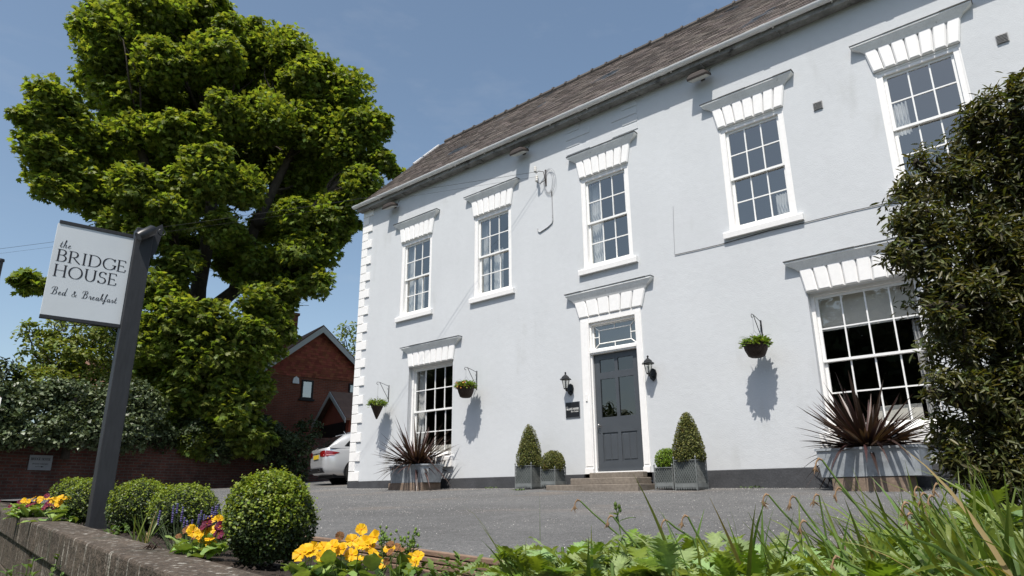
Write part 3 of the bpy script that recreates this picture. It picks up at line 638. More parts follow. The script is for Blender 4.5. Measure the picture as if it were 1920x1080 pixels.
# ================================================================== planters, topiary, baskets
M_zinc = mat('zinc', (.30, .325, .345), .6, metal=.1, spec=.5, noise=[(3, .7, 1.3), (14, .8, 1.15)], col2=((.36, .38, .40), 2.2, .5, .75, (1, 1, 3)))
M_block = mat('sandstone_block', (.22, .165, .125), .9, noise=[(5, .75, 1.2), (40, .8, 1.15)], bump=(30, .5, .01))
M_soil = mat('soil', (.035, .026, .020), .95, noise=[(30, .5, 1.5)], bump=(40, 1, .02))
M_bronze = mat('bronze_blades', (.055, .030, .026), .4, spec=.5, var=.65, huev=.03, trans=.12)
def phormium(loc, n, ln, label, seed, wid=.022):
    r = np.random.default_rng(seed); t = thing('spiky_plant', loc, label, 'plant', 'bronze spiky plants in the zinc troughs')
    mb = MB()
    for i in range(n):
        a = r.uniform(0, 2*PI); el = math.radians(r.triangular(-4, 20, 80)); l = ln*r.uniform(.7, 1.1)*(1.05-.25*math.cos(el))
        d = np.array([math.cos(a)*math.cos(el), math.sin(a)*math.cos(el), math.sin(el)]); side = np.array([-math.sin(a), math.cos(a), 0]); up = np.cross(side, d)*-1
        drop = r.uniform(.0, .35)*(1.2-math.sin(el)); w = wid*r.uniform(.7, 1.2); b0 = np.array([math.cos(a), math.sin(a), 0])*.04
        if r.random() < .15: drop += .5
        vs = []; m = 8
        for k in range(m+1):
            s = k/m; p = b0+d*l*s-np.array([0, 0, 1])*drop*l*s**2.2; ww = w*(.55+.9*s-1.45*s**2.4)*(1 if s < 1 else 0)+.0008
            vs += [p+side*ww, p-up*ww*.5, p-side*ww]
        fs = []
        for k in range(m): fs += [(3*k, 3*k+1, 3*k+4, 3*k+3), (3*k+1, 3*k+2, 3*k+5, 3*k+4)]
        mb.add(vs, fs)
    mb.build('blades', M_bronze, t); return t
def trough(x0, x1, y0, y1, zb, zr, label, ch=.0, batter=.03):
    xc, yc = (x0+x1)/2, (y0+y1)/2; t = thing('zinc_trough', (xc, yc, zb), label, 'planter', 'zinc troughs against the facade')
    hw, hd = (x1-x0)/2, (y1-y0)/2
    def ring(e, z, c=ch):
        a, b = hw+e, hd+e; c = max(c, .002)
        return [(-a+c,-b,z),(a-c,-b,z),(a,-b+c,z),(a,b-c,z),(a-c,b,z),(-a+c,b,z),(-a,b-c,z),(-a,-b+c,z)]
    h = zr-zb; mb = MB()
    mb.levels([ring(-batter, 0), ring(-batter*.3, h*.5), ring(0, h-.03)]); mb.build('body', M_zinc, t)
    mb = MB()
    o, i_ = ring(.02, h-.03), ring(-.03, h-.03); o2, i2 = ring(.02, h), ring(-.03, h)
    mb.add(o+o2+i_+i2, [(k, (k+1) % 8, 8+(k+1) % 8, 8+k) for k in range(8)]+[(8+k, 8+(k+1) % 8, 24+(k+1) % 8, 24+k) for k in range(8)]+[((k+1) % 8, k, 16+k, 16+(k+1) % 8) for k in range(8)])
    mb.build('rim', M_zinc, t)
    mb = MB(); mb.add(ring(-.02, h-.012), [tuple(range(8))]); mb.build('soil', M_soil, t); return t
# left trough
YL = -.88
ax0, ax1 = aty(727, 925, YL)[0], aty(790, 925, YL)[0]
gz = G(ax0, YL); 
bl = thing('trough_block', ((ax0+ax1)/2, -.62, gz), 'sandstone block under the left zinc trough', 'block', 'sandstone blocks under the zinc troughs')
mb = MB(); hw = (ax1-ax0)/2+.0; zr0 = aty(740, 975-0+0*1, YL)[2]
zbL = aty(724, 600+972/3.177, YL)[2]; zrL = aty(724, 600+868/3.177, YL)[2]
mb.box(-hw, hw, -.26, .30, -.03, zbL-gz-.003); mb.build('block', M_block, bl, bevel=.015)
tx0, tx1 = aty(724.5, 900, YL-.02)[0], aty(796, 900, YL-.02)[0]
trough(tx0, tx1, YL-.02, -.28, zbL, zrL, 'left zinc trough on a block, below the ground floor left window', ch=.10)
phormium(((tx0+tx1)/2, -.58, zrL-.03), 210, 1.22, 'bronze spiky plant in the left zinc trough by the left window', 3, .032)
YR = -.95
bx0, bx1 = aty(1360+405/2, 922, YR)[0], aty(1360+690/2, 922, YR)[0]
zbR = aty(1545, 420+950/2, YR)[2]; zrR = aty(1545, 420+843/2, YR)[2]; gz = G(bx0, YR)
bl = thing('trough_block', ((bx0+bx1)/2, -.68, gz), 'sandstone block under the right zinc trough', 'block', 'sandstone blocks under the zinc troughs')
mb = MB(); hw = (bx1-bx0)/2; mb.box(-hw, hw, -.27, .28, -.04, zbR-gz-.003); mb.build('block', M_block, bl, bevel=.015)
rx0, rx1 = aty(1360+350/2, 880, YR-.03)[0], aty(1360+738/2, 880, YR-.03)[0]
trough(rx0, rx1, YR-.03, -.25, zbR, zrR, 'right zinc trough on a block, below the ground floor right window', batter=.02)
phormium(((rx0+rx1)/2-.05, -.62, zrR-.03), 210, 1.18, 'bronze spiky plant in the right zinc trough by the large right window', 8, .037)

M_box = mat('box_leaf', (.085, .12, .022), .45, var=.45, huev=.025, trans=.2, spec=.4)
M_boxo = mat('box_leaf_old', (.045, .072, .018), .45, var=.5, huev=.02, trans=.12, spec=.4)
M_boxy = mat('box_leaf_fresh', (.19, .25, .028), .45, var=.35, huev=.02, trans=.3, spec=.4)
M_boxr = mat('box_leaf_olive', (.12, .128, .03), .5, var=.5, huev=.035, trans=.15, col2=((.17, .095, .03), 5, .60, .70))
M_boxb = mat('box_leaf_bright', (.15, .24, .02), .45, var=.35, huev=.02, trans=.25)
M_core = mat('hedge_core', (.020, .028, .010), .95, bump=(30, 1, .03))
def topi(name, loc, prof, label, cat, group, mm, seed, n=3200, ls=.018, parts='foliage', shape_noise=.03, fresh=None, shoots=0):
    """clipped plant: prof is [(r,z)]; leaves cover the turned surface"""
    r = np.random.default_rng(seed); t = thing(name, loc, label, cat, group)
    pr = np.array(prof, float); zz = pr[:, 1]; rrr = pr[:, 0]
    L_ = np.concatenate([[0], np.cumsum(np.hypot(np.diff(rrr), np.diff(zz)))]); 
    s = r.random(n*2)*L_[-1]; R0 = np.interp(s, L_, rrr); keep = r.random(n*2) < R0/R0.max(); s = s[keep][:n]
    R0, Z0 = np.interp(s, L_, rrr), np.interp(s, L_, zz); e = L_[-1]*.02
    dr = np.interp(s+e, L_, rrr)-np.interp(s-e, L_, rrr); dz = np.interp(s+e, L_, zz)-np.interp(s-e, L_, zz)
    a = r.random(len(s))*2*PI; nx = dz; nzv = -dr; ln = np.hypot(nx, nzv)+1e-9; nx, nzv = nx/ln, nzv/ln
    ph = r.uniform(0, 6.28, 6)
    wob = shape_noise*(np.sin(3*a+ph[0]+Z0*9)+np.sin(5*a+ph[1]-Z0*17)*.6+np.sin(9*a+ph[2]+Z0*31)*.45+np.sin(17*a+ph[3])*np.sin(Z0*50+ph[4])*.5)
    off = -np.abs(r.normal(size=len(s)))*.022+.006
    Rn = R0*(1+wob)+nx*off
    P = np.stack([Rn*np.cos(a), Rn*np.sin(a), Z0+nzv*off+wob*R0*nzv], 1)
    On = np.stack([nx*np.cos(a), nx*np.sin(a), nzv], 1)
    Nn = On*.5+r.normal(size=P.shape)*.55+np.array([0, 0, .45]); T = On*.9+r.normal(size=P.shape)*.5+np.array([0, 0, .5])
    S = ls*r.uniform(.7, 1.3, len(s))
    ms = [mm] if not isinstance(mm, (list, tuple)) else mm
    if len(ms) == 1: leafmesh(parts, ROUND, P, Nn, T, S, ms[0], t)
    else:
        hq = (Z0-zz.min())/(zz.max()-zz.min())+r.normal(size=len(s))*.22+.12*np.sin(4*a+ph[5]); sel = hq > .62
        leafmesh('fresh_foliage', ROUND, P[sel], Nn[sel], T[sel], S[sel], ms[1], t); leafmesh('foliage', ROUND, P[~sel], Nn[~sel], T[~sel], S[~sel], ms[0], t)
        if shoots:
            k = r.choice(np.where((Z0 > np.quantile(Z0, .35)))[0], shoots); PP, NN, TT, SS = [], [], [], []
            for i in k:
                d = unit(On[i]*.8+np.array([0, 0, .8])+r.normal(size=3)*.25); h = r.uniform(.010, .045)
                for q in range(6):
                    PP.append(P[i]+d*h*q/5); o = unit(np.cross(d, r.normal(size=3))); TT.append(o*.8+d*.7); NN.append(d-o*.4); SS.append(ls*r.uniform(.8, 1.15))
            leafmesh('shoot_tips', ROUND, np.array(PP), np.array(NN), np.array(TT), np.array(SS), ms[1], t)
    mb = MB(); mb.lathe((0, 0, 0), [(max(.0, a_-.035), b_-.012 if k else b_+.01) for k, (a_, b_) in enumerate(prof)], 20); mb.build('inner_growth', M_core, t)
    return t
def ballprof(r, h=None, n=12, base=.25): h = h or 2*r; return [(r*math.cos(a), h/2+h/2*math.sin(a)) for a in np.linspace(-PI/2+base*2, PI/2, n)]
def coneprof(r, h): return [(r*.80, 0), (r*.96, h*.06), (r, h*.15), (r*.93, h*.32), (r*.80, h*.50), (r*.62, h*.68), (r*.44, h*.83), (r*.26, h*.94), (r*.10, h*.99), (0, h)]
M_lat = mat('lattice_lead', (.22, .235, .23), .5, metal=.3, noise=[(6, .75, 1.2)])
M_latback = mat('planter_lining', (.10, .115, .11), .7, metal=.2, noise=[(5, .7, 1.3)])
def lattice(x0, x1, y0, y1, zb, zt, label, fl):
    xc, yc = (x0+x1)/2, (y0+y1)/2; t = thing('lattice_planter', (xc, yc, zb), label, 'planter', 'grey metal lattice planters beside the door steps')
    hw, hd, h = (x1-x0)/2, (y1-y0)/2, zt-zb
    mb = MB(); mb.box(-hw+.012, hw-.012, -hd+.012, hd-.012, .055, h-.03); mb.build('liner', M_latback, t)
    mb = MB(); mb.box(-hw+.014, hw-.014, -hd+.014, hd-.014, h-.029, h-.02); mb.build('soil', M_soil, t)
    mb = MB()
    for p, q in (((-hw,-hd),(hw,-hd)), ((hw,-hd),(hw,hd)), ((hw,hd),(-hw,hd)), ((-hw,hd),(-hw,-hd))):
        p, q = np.array([*p, 0.]), np.array([*q, 0.]); d = q-p; L_ = np.linalg.norm(d); d /= L_; o = np.cross(d, [0, 0, 1])
        mb.obox((p+q)/2+np.array([0, 0, h-.012]), d, o, (0,0,1), L_/2, .008, .007); mb.obox((p+q)/2+np.array([0, 0, .075]), d, o, (0,0,1), L_/2, .006, .03)
        n = int(L_/.038); vs = []                     # scalloped hem
        for k in range(n):
            a = p+d*(L_*k/n); b = p+d*(L_*(k+1)/n); m_ = (a+b)/2; zt_ = np.array([0, 0, .046]); zb_ = np.array([0, 0, .004])
            mb.prism([a+zt_, m_+zb_, b+zt_], o*.003, -o*.003)
        gap = .042; zlo, zhi = .10, h-.02; hh = zhi-zlo; k = -hh
        for sgn in (1, -1):
            s = -hh
            while s < L_:
                a0, b0 = s, s+hh*.62; t0 = max(0, (0-a0)/(b0-a0)); t1 = min(1, (L_-a0)/(b0-a0))
                if t1 > t0+.02:
                    za, zb2 = zlo+hh*t0, zlo+hh*t1; sa, sb = a0+(b0-a0)*t0, a0+(b0-a0)*t1
                    if sgn < 0: sa, sb = L_-sa, L_-sb
                    P0, P1 = p+d*sa+np.array([0,0,za])+o*.002*sgn, p+d*sb+np.array([0,0,zb2])+o*.002*sgn
                    mb.tube([P0, P1], .0028, 4, caps=False)
                s += gap
    for sx in (-1, 1):
        for sy in (-1, 1):
            mb.tube([(sx*hw, sy*hd, 0), (sx*hw, sy*hd, h+.01)], .009, 6); mb.lathe((sx*hw, sy*hd, h+.01), [(.006, 0), (.016, .012), (.014, .024), (.005, .036), (0, .05)], 8)
    mb.build('lattice_frame', M_lat, t); return t
def span(u0, u1, Yf): return aty(u0, 900, Yf)[0], aty(u1, 900, Yf)[0]
GRP = 'clipped topiary in the lattice planters'
# left pair: tall one then small one ; crop scale 6.75 from (940,780)
Yf = -.62; a, b = span(966.2, 996.3, Yf); zt = aty(966, 873, Yf)[2]; zb = G(a, Yf)+.01
lattice(a, b, Yf, Yf+(b-a)*1.0, zb, zt, 'large lattice planter left of the door, outermost on that side', 1)
cy = Yf+(b-a)/2; cx = (a+b)/2; top = aty(993, 796, cy)[2]
topi('topiary_cone', (cx, cy, zt-.03), coneprof(.245, top-zt+.03), 'clipped topiary cone left of the door beside a small dome', 'topiary', GRP, M_boxr, 21, 5200, .020, shape_noise=.05)
Yf2 = -.66; a, b = span(1014.3, 1040.8, Yf2); zt = aty(1014, 880, Yf2)[2]; zb = G(a, Yf2)+.05
lattice(a, b, Yf2, Yf2+(b-a)*1.0, zb, zt, 'small lattice planter left of the door, nearest the steps', 1)
cy = Yf2+(b-a)/2; cx = (a+b)/2; top = aty(1040, 843, cy)[2]
topi('topiary_dome', (cx, cy, zt-.03), [(.17,0),(.215,.06),(.225,.14),(.20,.24),(.15,.31),(.08,.355),(0,.37)], 'olive green clipped dome left of the door steps', 'topiary', GRP, M_boxr, 22, 3600, .019, shape_noise=.04)
# right pair ; crop scale 2.4545 from (940,500)
Yf3 = -.66; a, b = span(1228, 1262, Yf3); zt = aty(1228, 876, Yf3)[2]; zb = G(a, Yf3)+.01
lattice(a, b, Yf3, Yf3+.36, zb, zt, 'small lattice planter right of the door, nearest the steps', 1)
cy = Yf3+.18; cx = (a+b)/2; top = aty(1246, 834, cy)[2]
topi('topiary_ball', (cx, cy, zt-.03), [(.14,0),(.185,.05),(.20,.13),(.185,.22),(.13,.29),(.07,.32),(0,.33)], 'bright green clipped ball right of the door steps', 'topiary', GRP, M_boxb, 23, 3400, .017, shape_noise=.045)
Yf4 = -.78; a, b = span(1265.5, 1306.7, Yf4); zt = aty(1265, 862, Yf4)[2]; zb = G(a, Yf4)+.0
lattice(a, b, Yf4, Yf4+(b-a), zb, zt, 'large lattice planter right of the door, outermost on that side', 1)
cy = Yf4+(b-a)/2; cx = (a+b)/2; top = aty(1286, 773, cy)[2]
topi('topiary_cone', (cx, cy, zt-.03), coneprof(.25, top-zt+.03), 'clipped topiary cone right of the door beside a bright green ball', 'topiary', GRP, M_boxr, 24, 6000, .020, shape_noise=.05)
# hanging baskets -------------------------------------------------------
M_wick = mat('dark_wicker', (.035, .022, .016), .7, noise=[(60, .5, 1.6)], bump=(90, .8, .01)); M_green = mat('basket_leaf', (.13, .20, .03), .5, var=.45, huev=.03, trans=.25)
M_wire = mat('wire', (.25, .25, .25), .4, metal=.6)
M_pink = mat('pink_petals', (.45, .10, .18), .6, var=.4, huev=.04); M_orange = mat('orange_petals', (.55, .16, .05), .6, var=.4, huev=.05)
def basket(x, kind, zb, zt, seed, l1, l2, ztop):
    r = np.random.default_rng(seed); Y = -.35
    t = thing('hanging_bracket', (x, 0, ztop), l1, 'bracket', 'black scrolled basket brackets on the facade')
    mb = MB(); mb.box(-.012, .012, -.008, -.0005, -.36, .06); mb.build('wall_bar', M_black, t)
    mb = MB(); mb.tube([(0, -.008, .03), (0, -.2, .075), (0, -.33, .10), (0, -.385, .095), (0, -.40, .06), (0, -.375, .035), (0, -.35, .05)], .006, 6); mb.tube([(0, -.008, -.30), (0, -.30, .09)], .0065, 6)
    mb.tube([(0, -.008, -.02), (0, -.04, -.015), (0, -.05, -.045), (0, -.03, -.06)], .004, 5); mb.build('arm', M_black, t)
    b = thing('hanging_basket', (x, Y, zb), l2, 'hanging basket', 'hanging baskets on the facade'); h = zt-zb
    mb = MB()
    if kind == 'cone': mb.lathe((0,0,0), [(0, 0), (.02, .01), (.17, h), (.18, h), (.165, h-.02)], 18)
    else: mb.lathe((0,0,0), [(0, 0), (.09, .003), (.13, .025), (.175, h*.55), (.195, h), (.205, h+.004), (.18, h-.02)], 20)
    mb.build('bowl', M_wick, b)
    mb = MB(); top = ztop+.05-zb
    for k in range(3): a = k*2*PI/3+.4; mb.tube([(.17*math.cos(a), .17*math.sin(a), h), (0, 0, h+.22), (0, -.0, top)], .0025, 4, caps=False)
    mb.build('chains', M_wire, b)
    n = 420; P = []; Nn = []; T = []
    for i in range(n):
        a = r.uniform(0, 2*PI); rr = .21*math.sqrt(r.random()); hh = h+r.uniform(-.01, .09)*(1.2-rr/.24)+(.02 if kind != 'cone' else .03)
        if rr > .17: hh -= r.uniform(0, .08)
        P.append((rr*math.cos(a), rr*math.sin(a), hh)); T.append((math.cos(a)*.8+r.normal()*.4, math.sin(a)*.8+r.normal()*.4, .5+r.normal()*.5)); Nn.append((r.normal()*.5, r.normal()*.5, 1))
    leafmesh('foliage', OVATE if kind != 'cone' else LANCE, np.array(P), np.array(Nn), np.array(T), r.uniform(.035, .075, n)*(1.5 if kind == 'cone' else 1.2), M_green, b)
    mb = MB()
    for i in range(26):
        a = r.uniform(0, 2*PI); l = r.uniform(.12, .24); d = np.array([math.cos(a), math.sin(a), 0]); q = [np.array([0, 0, h+.02])+d*(.06+l*s*.9)+np.array([0, 0, l*(1.1*s-.7*s*s)*(1.2 if i % 3 else .3)]) for s in np.linspace(0, 1, 5)]
        mb.tube(q, [.003, .003, .0025, .002, .001], 4)
    mb.build('grass_blades', M_green, b)
    if kind == 'flowers':
        for m_, nm, k, aa in ((M_pink, 'pink_flowers', 40, (2.6, 4.2)), (M_orange, 'orange_flowers', 46, (4.2, 5.8))):
            P = []; 
            for i in range(k): a = r.uniform(*aa); rr = r.uniform(.13, .23); P.append((rr*math.cos(a), rr*math.sin(a), h+r.uniform(-.06, .07)))
            P = np.array(P); leafmesh(nm, ROUND, P, rdir(k)+np.array([0, -.5, .5]), rdir(k), np.full(k, .035), m_, b)
    return b
zc_ = lambda u, v: aty(u, v, -.35)[2]
basket(11.0, 'bowl', zc_(1415, 671), zc_(1415, 645), 1, 'basket bracket right of the door, farthest right on the facade', 'brown wicker basket of leafy greens hanging right of the door', 2.62)
basket(4.50, 'flowers', zc_(873, 746), zc_(873, 724), 2, 'basket bracket just right of the ground floor left window', 'dark basket with pink and orange flowers right of the ground floor left window', 2.56)
basket(1.43, 'cone', zc_(707, 786), zc_(707, 759), 3, 'basket bracket near the quoined left corner of the house', 'cone-shaped hanging basket of grassy leaves near the quoined corner', 2.57)

# ================================================================== ground
def island_mat():
    m = mat('driveway_tarmac', (.124, .124, .123), .93, spec=.2, noise=[(.45, .82, 1.15), (5, .88, 1.1), (38, .72, 1.3), (120, .4, 1.7)], col2=[((.20, .165, .135), .35, .56, .78), ((.55, .54, .52), 75, .655, .69), ((.02, .02, .02), 48, .66, .70)], bump=(110, 1, .012), bump2=(14, .4, .03))
    return m
M_drive = island_mat()
# line of the timber edging between the drive and the bed
e1, e2, e3 = atG(575, 1011), atG(760, 1033), atG(965, 1064)
dl = unit(e1-e3); EDGE = [e1+dl*14, e1+dl*6, e1+dl*2.5, e1, e2, e3, e3+np.array([.45, -.05, 0]), np.array([13.75, -8.75, 0]), np.array([14.07, -7.0, 0]), np.array([14.6, -5.8, 0]), np.array([15.2, -4.8, 0]), np.array([22., -4.5, 0])]
EX = np.array([p[0] for p in EDGE]); EYY = np.array([p[1] for p in EDGE])
def ey(x): return float(np.interp(x, EX, EYY))
def wy(x):                               # inner edge of the coping
    return CAMP[1]+1.72-.0165*0 + (WLN[1]/WLN[0])*(x-WP[0]) if False else float(WP[1]+(x-WP[0])*WLN[1]/WLN[0])
WP = atC(423, 1057); _a = atC(73, 962); WLN = (_a-WP)[:2]; WLN = WLN/np.linalg.norm(WLN)
def soilz(x, y):
    t = (y-wy(x))/max(.05, ey(x)-wy(x)); t = min(1, max(0, t)); return (copz(x)-.03)*(1-t)+(G(x, ey(x))-.10)*t
xs = np.concatenate([np.arange(-9.2, 8, .4), np.arange(8, 16, .15), np.arange(16, 24.1, .5)])
mb = MB(); ny = 34; idx = []
for x in xs:
    y0 = ey(x); row = []
    for j in range(ny+1):
        s = j/ny; y = y0+(16-y0)*s**1.4; row.append(len(mb.v)); mb.v.append((x, y, G(x, y)+.006*math.sin(x*1.3+y)+.004*math.sin(2.7*x-1.9*y)))
    idx.append(row)
for i in range(len(xs)-1):
    for j in range(ny): mb.f.append((idx[i][j], idx[i+1][j], idx[i+1][j+1], idx[i][j+1])); mb.sm.append(True)
tag(mb.build('driveway', M_drive), kind='structure')
mb = MB(); idx = []; ny = 16
xs2 = np.concatenate([np.arange(-9, 8, .3), np.arange(8, 16, .06), np.arange(16, 22.1, .4)])
for x in xs2:
    a, b = wy(x)-.2, ey(x)+.03; row = []
    for j in range(ny+1):
        y = a+(b-a)*j/ny; row.append(len(mb.v)); z = soilz(x, y)+R_.uniform(-.009, .009)+.012*math.sin(x*7)*math.sin(y*9+x)
        mb.v.append((x+R_.uniform(-.01, .01), y, z))
    idx.append(row)
for i in range(len(xs2)-1):
    for j in range(ny): mb.f.append((idx[i][j], idx[i+1][j], idx[i+1][j+1], idx[i][j+1])); mb.sm.append(False)
tag(mb.build('flower_bed_soil', M_soil), kind='structure')
# clods of soil on the near part of the bed
P = []
for i in range(2600):
    x = R_.uniform(8.5, 14.5); y = R_.uniform(wy(x)-.02, ey(x)-.02); P.append((x, y, soilz(x, y)+.004))
P = np.array(P); n = len(P)
CL = ([(-.5,-.4,0),(.5,-.3,0),(.4,.5,0),(-.4,.4,0),(0,.1,.6)], [(0,1,4),(1,2,4),(2,3,4),(3,0,4)])
tag(leafmesh('soil_clods', CL, P, np.array([[0,0,1.]]*n)+rdir(n)*.3, rdir(n), rng.uniform(.006, .026, n), M_soil), kind='stuff', cat='soil', label='dark crumbs of soil in the flower bed')
M_grass = mat('rough_grass', (.06, .09, .02), .9, noise=[(.8, .7, 1.2), (9, .7, 1.3)])
mb = MB(); mb.add([(-600,-600,-2.3),(600,-600,-2.3),(600,900,-2.3),(-600,900,-2.3)], [(0,1,2,3)]); tag(mb.build('ground', M_grass), kind='structure')
M_road = mat('road_asphalt', (.055, .055, .058), .9, noise=[(1, .9, 1.1), (90, .6, 1.4)])
mb = MB(); mb.add([(-80,-21,-1.62),(60,-21,-1.62),(60,-11.4,-1.62),(-80,-11.4,-1.62)], [(0,1,2,3)]); tag(mb.build('road', M_road), kind='structure')
mb = MB(); mb.add([(-80,-11.4,-1.60),(60,-11.4,-1.60),(60,-8.2,-1.5),(-80,-3.0,-1.0)], [(0,1,2,3)]); tag(mb.build('grass_verge', M_grass), kind='structure')
# behind the brick wall the land is higher
mb = MB(); mb.add([(-8.9,-14,.5),(-8.9,16,1.3),(-60,30,2.0),(-60,-40,.8)], [(0,1,2,3)]); tag(mb.build('garden_ground', M_grass), kind='structure')
# loose chippings on the drive, thickest along the foot of the wall
P = []
for i in range(22000):
    x = R_.uniform(-1, 15.5); y = -.05-abs(R_.gauss(0, .25)) if i % 4 == 0 else R_.uniform(-9, -.1)
    if y < ey(x)+.05: continue
    P.append((x, y, G(x, y)+.004))
P = np.array(P); n = len(P)
M_chip = mat('stone_chip', (.30, .29, .275), .9, var=.85)
tag(leafmesh('chippings', CL, P, np.array([[0,0,1.]]*n)+rdir(n)*.4, rdir(n), rng.uniform(.003, .009, n), M_chip), kind='stuff', cat='gravel', label='pale loose stone chippings scattered over the tarmac drive')
# timber edging ---------------------------------------------------------
M_timber = mat('weathered_timber', (.20, .135, .095), .85, var=.2, noise=[(3, .75, 1.2), (60, .8, 1.15, (.3, .3, 4))], bump=(40, .5, .008))
def edging(pts, label, nb=4, h=.032):
    t = thing('timber_edging', pts[0], label, 'edging', 'timber edging of the flower bed')
    for b in range(nb):
        mb = MB()
        for a, c in zip(pts[:-1], pts[1:]):
            a, c = np.array(a)-pts[0], np.array(c)-pts[0]; d = c-a; L_ = np.linalg.norm(d); d /= L_; o = unit(np.cross(d, [0,0,1.])); u_ = np.cross(o, d)
            if u_[2] < 0: u_ = -u_
            o = o if o[1] < 0 else -o
            m_ = (a+c)/2-u_*(b*h+.014)+o*(.012*b+R_.uniform(0, .006)); mb.obox(m_, d, o, u_, L_/2-.004, .022, h*.40)
        mb.build('board', M_timber, t, bevel=.004)
    return t
def gp(x, y, o=.022): return np.array([x, y, G(x, y)+o])
pts = [gp(x, ey(x)) for x in (2.5, 4.9, 7.3, 9.4, 11.0, 12.4)]
edging([gp(EX[2]-.6, ey(EX[2]-.6)), gp(e1[0]-.3, ey(e1[0]-.3)), gp(e2[0], e2[1]), gp(e3[0]+.3, ey(e3[0]+.3))], 'low edging of stacked weathered boards behind the yellow primulas')
pp = atG(1572, 1030), atG(1650, 1027)
edging([gp(*pp[0][:2]), gp(*pp[1][:2])], 'short weathered board showing among the leaning blades at right', 2)
# retaining wall --------------------------------------------------------
M_rst = mat('retaining_stone', (.092, .073, .056), .95, var=.2, noise=[(1.6, .6, 1.3), (9, .75, 1.25), (50, .6, 1.35)], col2=[((.33, .31, .27), 13, .565, .66, (1.6, 1.6, .22)), ((.05, .055, .035), 3, .55, .75), ((.30, .28, .26), 55, .70, .73)], bump=(60, .9, .012), bump2=(9, .9, .035))
rw = thing('retaining_wall', (WP[0], WP[1], copz(WP[0])), 'weathered brown stone retaining wall with a heavy coping in front of the flower bed', 'wall')
dn = np.array([WLN[0], WLN[1], .02*abs(WLN[0])]); dn /= np.linalg.norm(dn); on = np.array([WLN[1], -WLN[0], 0]); on = on if on[1] < 0 else -on; un = np.cross(on, dn); un = un if un[2] > 0 else -un
s = -6.0; cw = .27; k = 0
while s < 26:
    L_ = R_.uniform(1.1, 1.7) if not (4.6 < s < 6.2) else .45
    mb = MB(); c = dn*(s+L_/2)+on*(cw/2)+un*(-.115+R_.uniform(-.003, .003)); mb.obox(c, dn, on, un, L_/2-.004, cw/2, .115)
    o = mb.build('coping_stone', M_rst, rw, bevel=.016)
    s += L_; k += 1
    if k > 30: break
for row in range(5):
    s = -6.0-.4*(row % 2); h = .30
    while s < 22:
        L_ = R_.uniform(.6, 1.1); mb = MB(); c = dn*(s+L_/2)+on*(cw/2-.02+R_.uniform(-.006, .004))+un*(-.236-h/2-row*(h+.007)); mb.obox(c, dn, on, un, L_/2-.0035, cw/2-.01, h/2-.0)
        mb.build('wall_block', M_rst, rw, bevel=.010); s += L_
tw = atC(283, 1031)
mb = MB()
for i in range(7):
    a = R_.uniform(-.5, .5); l = R_.uniform(.02, .05); c = np.array([-.05+.1*i/6, R_.uniform(-.008, .008), .006]); mb.tube([c-np.array([l, 0, .003]), c+np.array([0, .01*a, .012]), c+np.array([l, .02*a, .004+.012*(i % 3)])], [.002, .004, .0015], 5)
o = mb.build('fallen_twig', mat('dead_leaf', (.05, .03, .02), .9)); o.location = tw; tag(o, 'curled dead twig lying on the stone coping', 'twig')
# brick boundary wall ----------------------------------------------------
B0, B1, B2, B3 = atd(-60, 930, 22.5), atd(0, 930, 22.8), atd(400, 916, 25.4), atd(560, 908, 27.2)
bw_pts = [B0+(B0-B1)*6, B1, B2, B3, B3+np.array([-.6, 3.0, 0]), B3+np.array([-.2, 9.0, 0])]
M_bw = brick_mat('old_brick', (.125, .048, .036), (.080, .036, .030), (.100, .080, .068), (.1, .99), bw=.24, bh=.085, ms=.014, noise=[(.7, .6, 1.4), (4, .8, 1.25), (40, .8, 1.2)])
bwt = thing('brick_wall', B1, 'long old dark red brick boundary wall beyond the drive, hung with ivy', 'wall')
mb = MB()
for a, b in zip(bw_pts[:-1], bw_pts[1:]):
    d = (b-a)[:2]; d /= np.linalg.norm(d); n_ = np.array([d[1], -d[0]])
    za, zb_ = -.8, 0
    def bp(p, off, z): return (p[0]-B1[0]+n_[0]*off, p[1]-B1[1]+n_[1]*off, z-B1[2])
    za = {0: -.9}.get(0); ta = G(a[0], a[1])+1.62; tb = G(b[0], b[1])+1.62
    mb.add([bp(a,0,-2.4), bp(b,0,-2.4), bp(b,0,tb), bp(a,0,ta), bp(a,-.33,-2.4), bp(b,-.33,-2.4), bp(b,-.33,tb), bp(a,-.33,ta)], [(0,1,2,3),(5,4,7,6),(3,2,6,7)])
mb.build('brickwork', M_bw, bwt)
# plaque on the brick wall
def on_wall(u, v, off=.0):
    a, b = B1, B2; d = ray(u, v); n_ = np.array([(b-a)[1], -(b-a)[0], 0]); n_ /= np.linalg.norm(n_)
    if n_[0] < 0: n_ = -n_
    t = np.dot(a+n_*off-CAMP, n_)/np.dot(d, n_); return CAMP+d*t
TLp, TRp, BLp = on_wall(56.5, 852.5, .03), on_wall(99.5, 854.5, .03), on_wall(53, 881, .03)
n_ = np.array([(B2-B1)[1], -(B2-B1)[0], 0]); n_ /= np.linalg.norm(n_); n_ = n_ if n_[0] > 0 else -n_
axx = np.cross([0,0,1.], n_); Wd = abs(np.dot(TRp-TLp, axx)); Hd = abs(TLp[2]-BLp[2]); cpl = (TLp+TRp)/2-np.array([0,0,Hd/2])
pw = thing('parking_sign', cpl, 'small grey sign with an arrow fixed to the brick wall at left', 'sign')
M_gsign = mat('grey_sign_panel', (.24, .255, .275), .5, noise=[(3, .9, 1.1)])
mb = MB(); mb.obox((0,0,0), axx, n_, (0,0,1), Wd/2, .012, Hd/2); mb.build('panel', M_gsign, pw, bevel=.003)
mb = MB(); o = -axx*Wd/2+n_*.0125
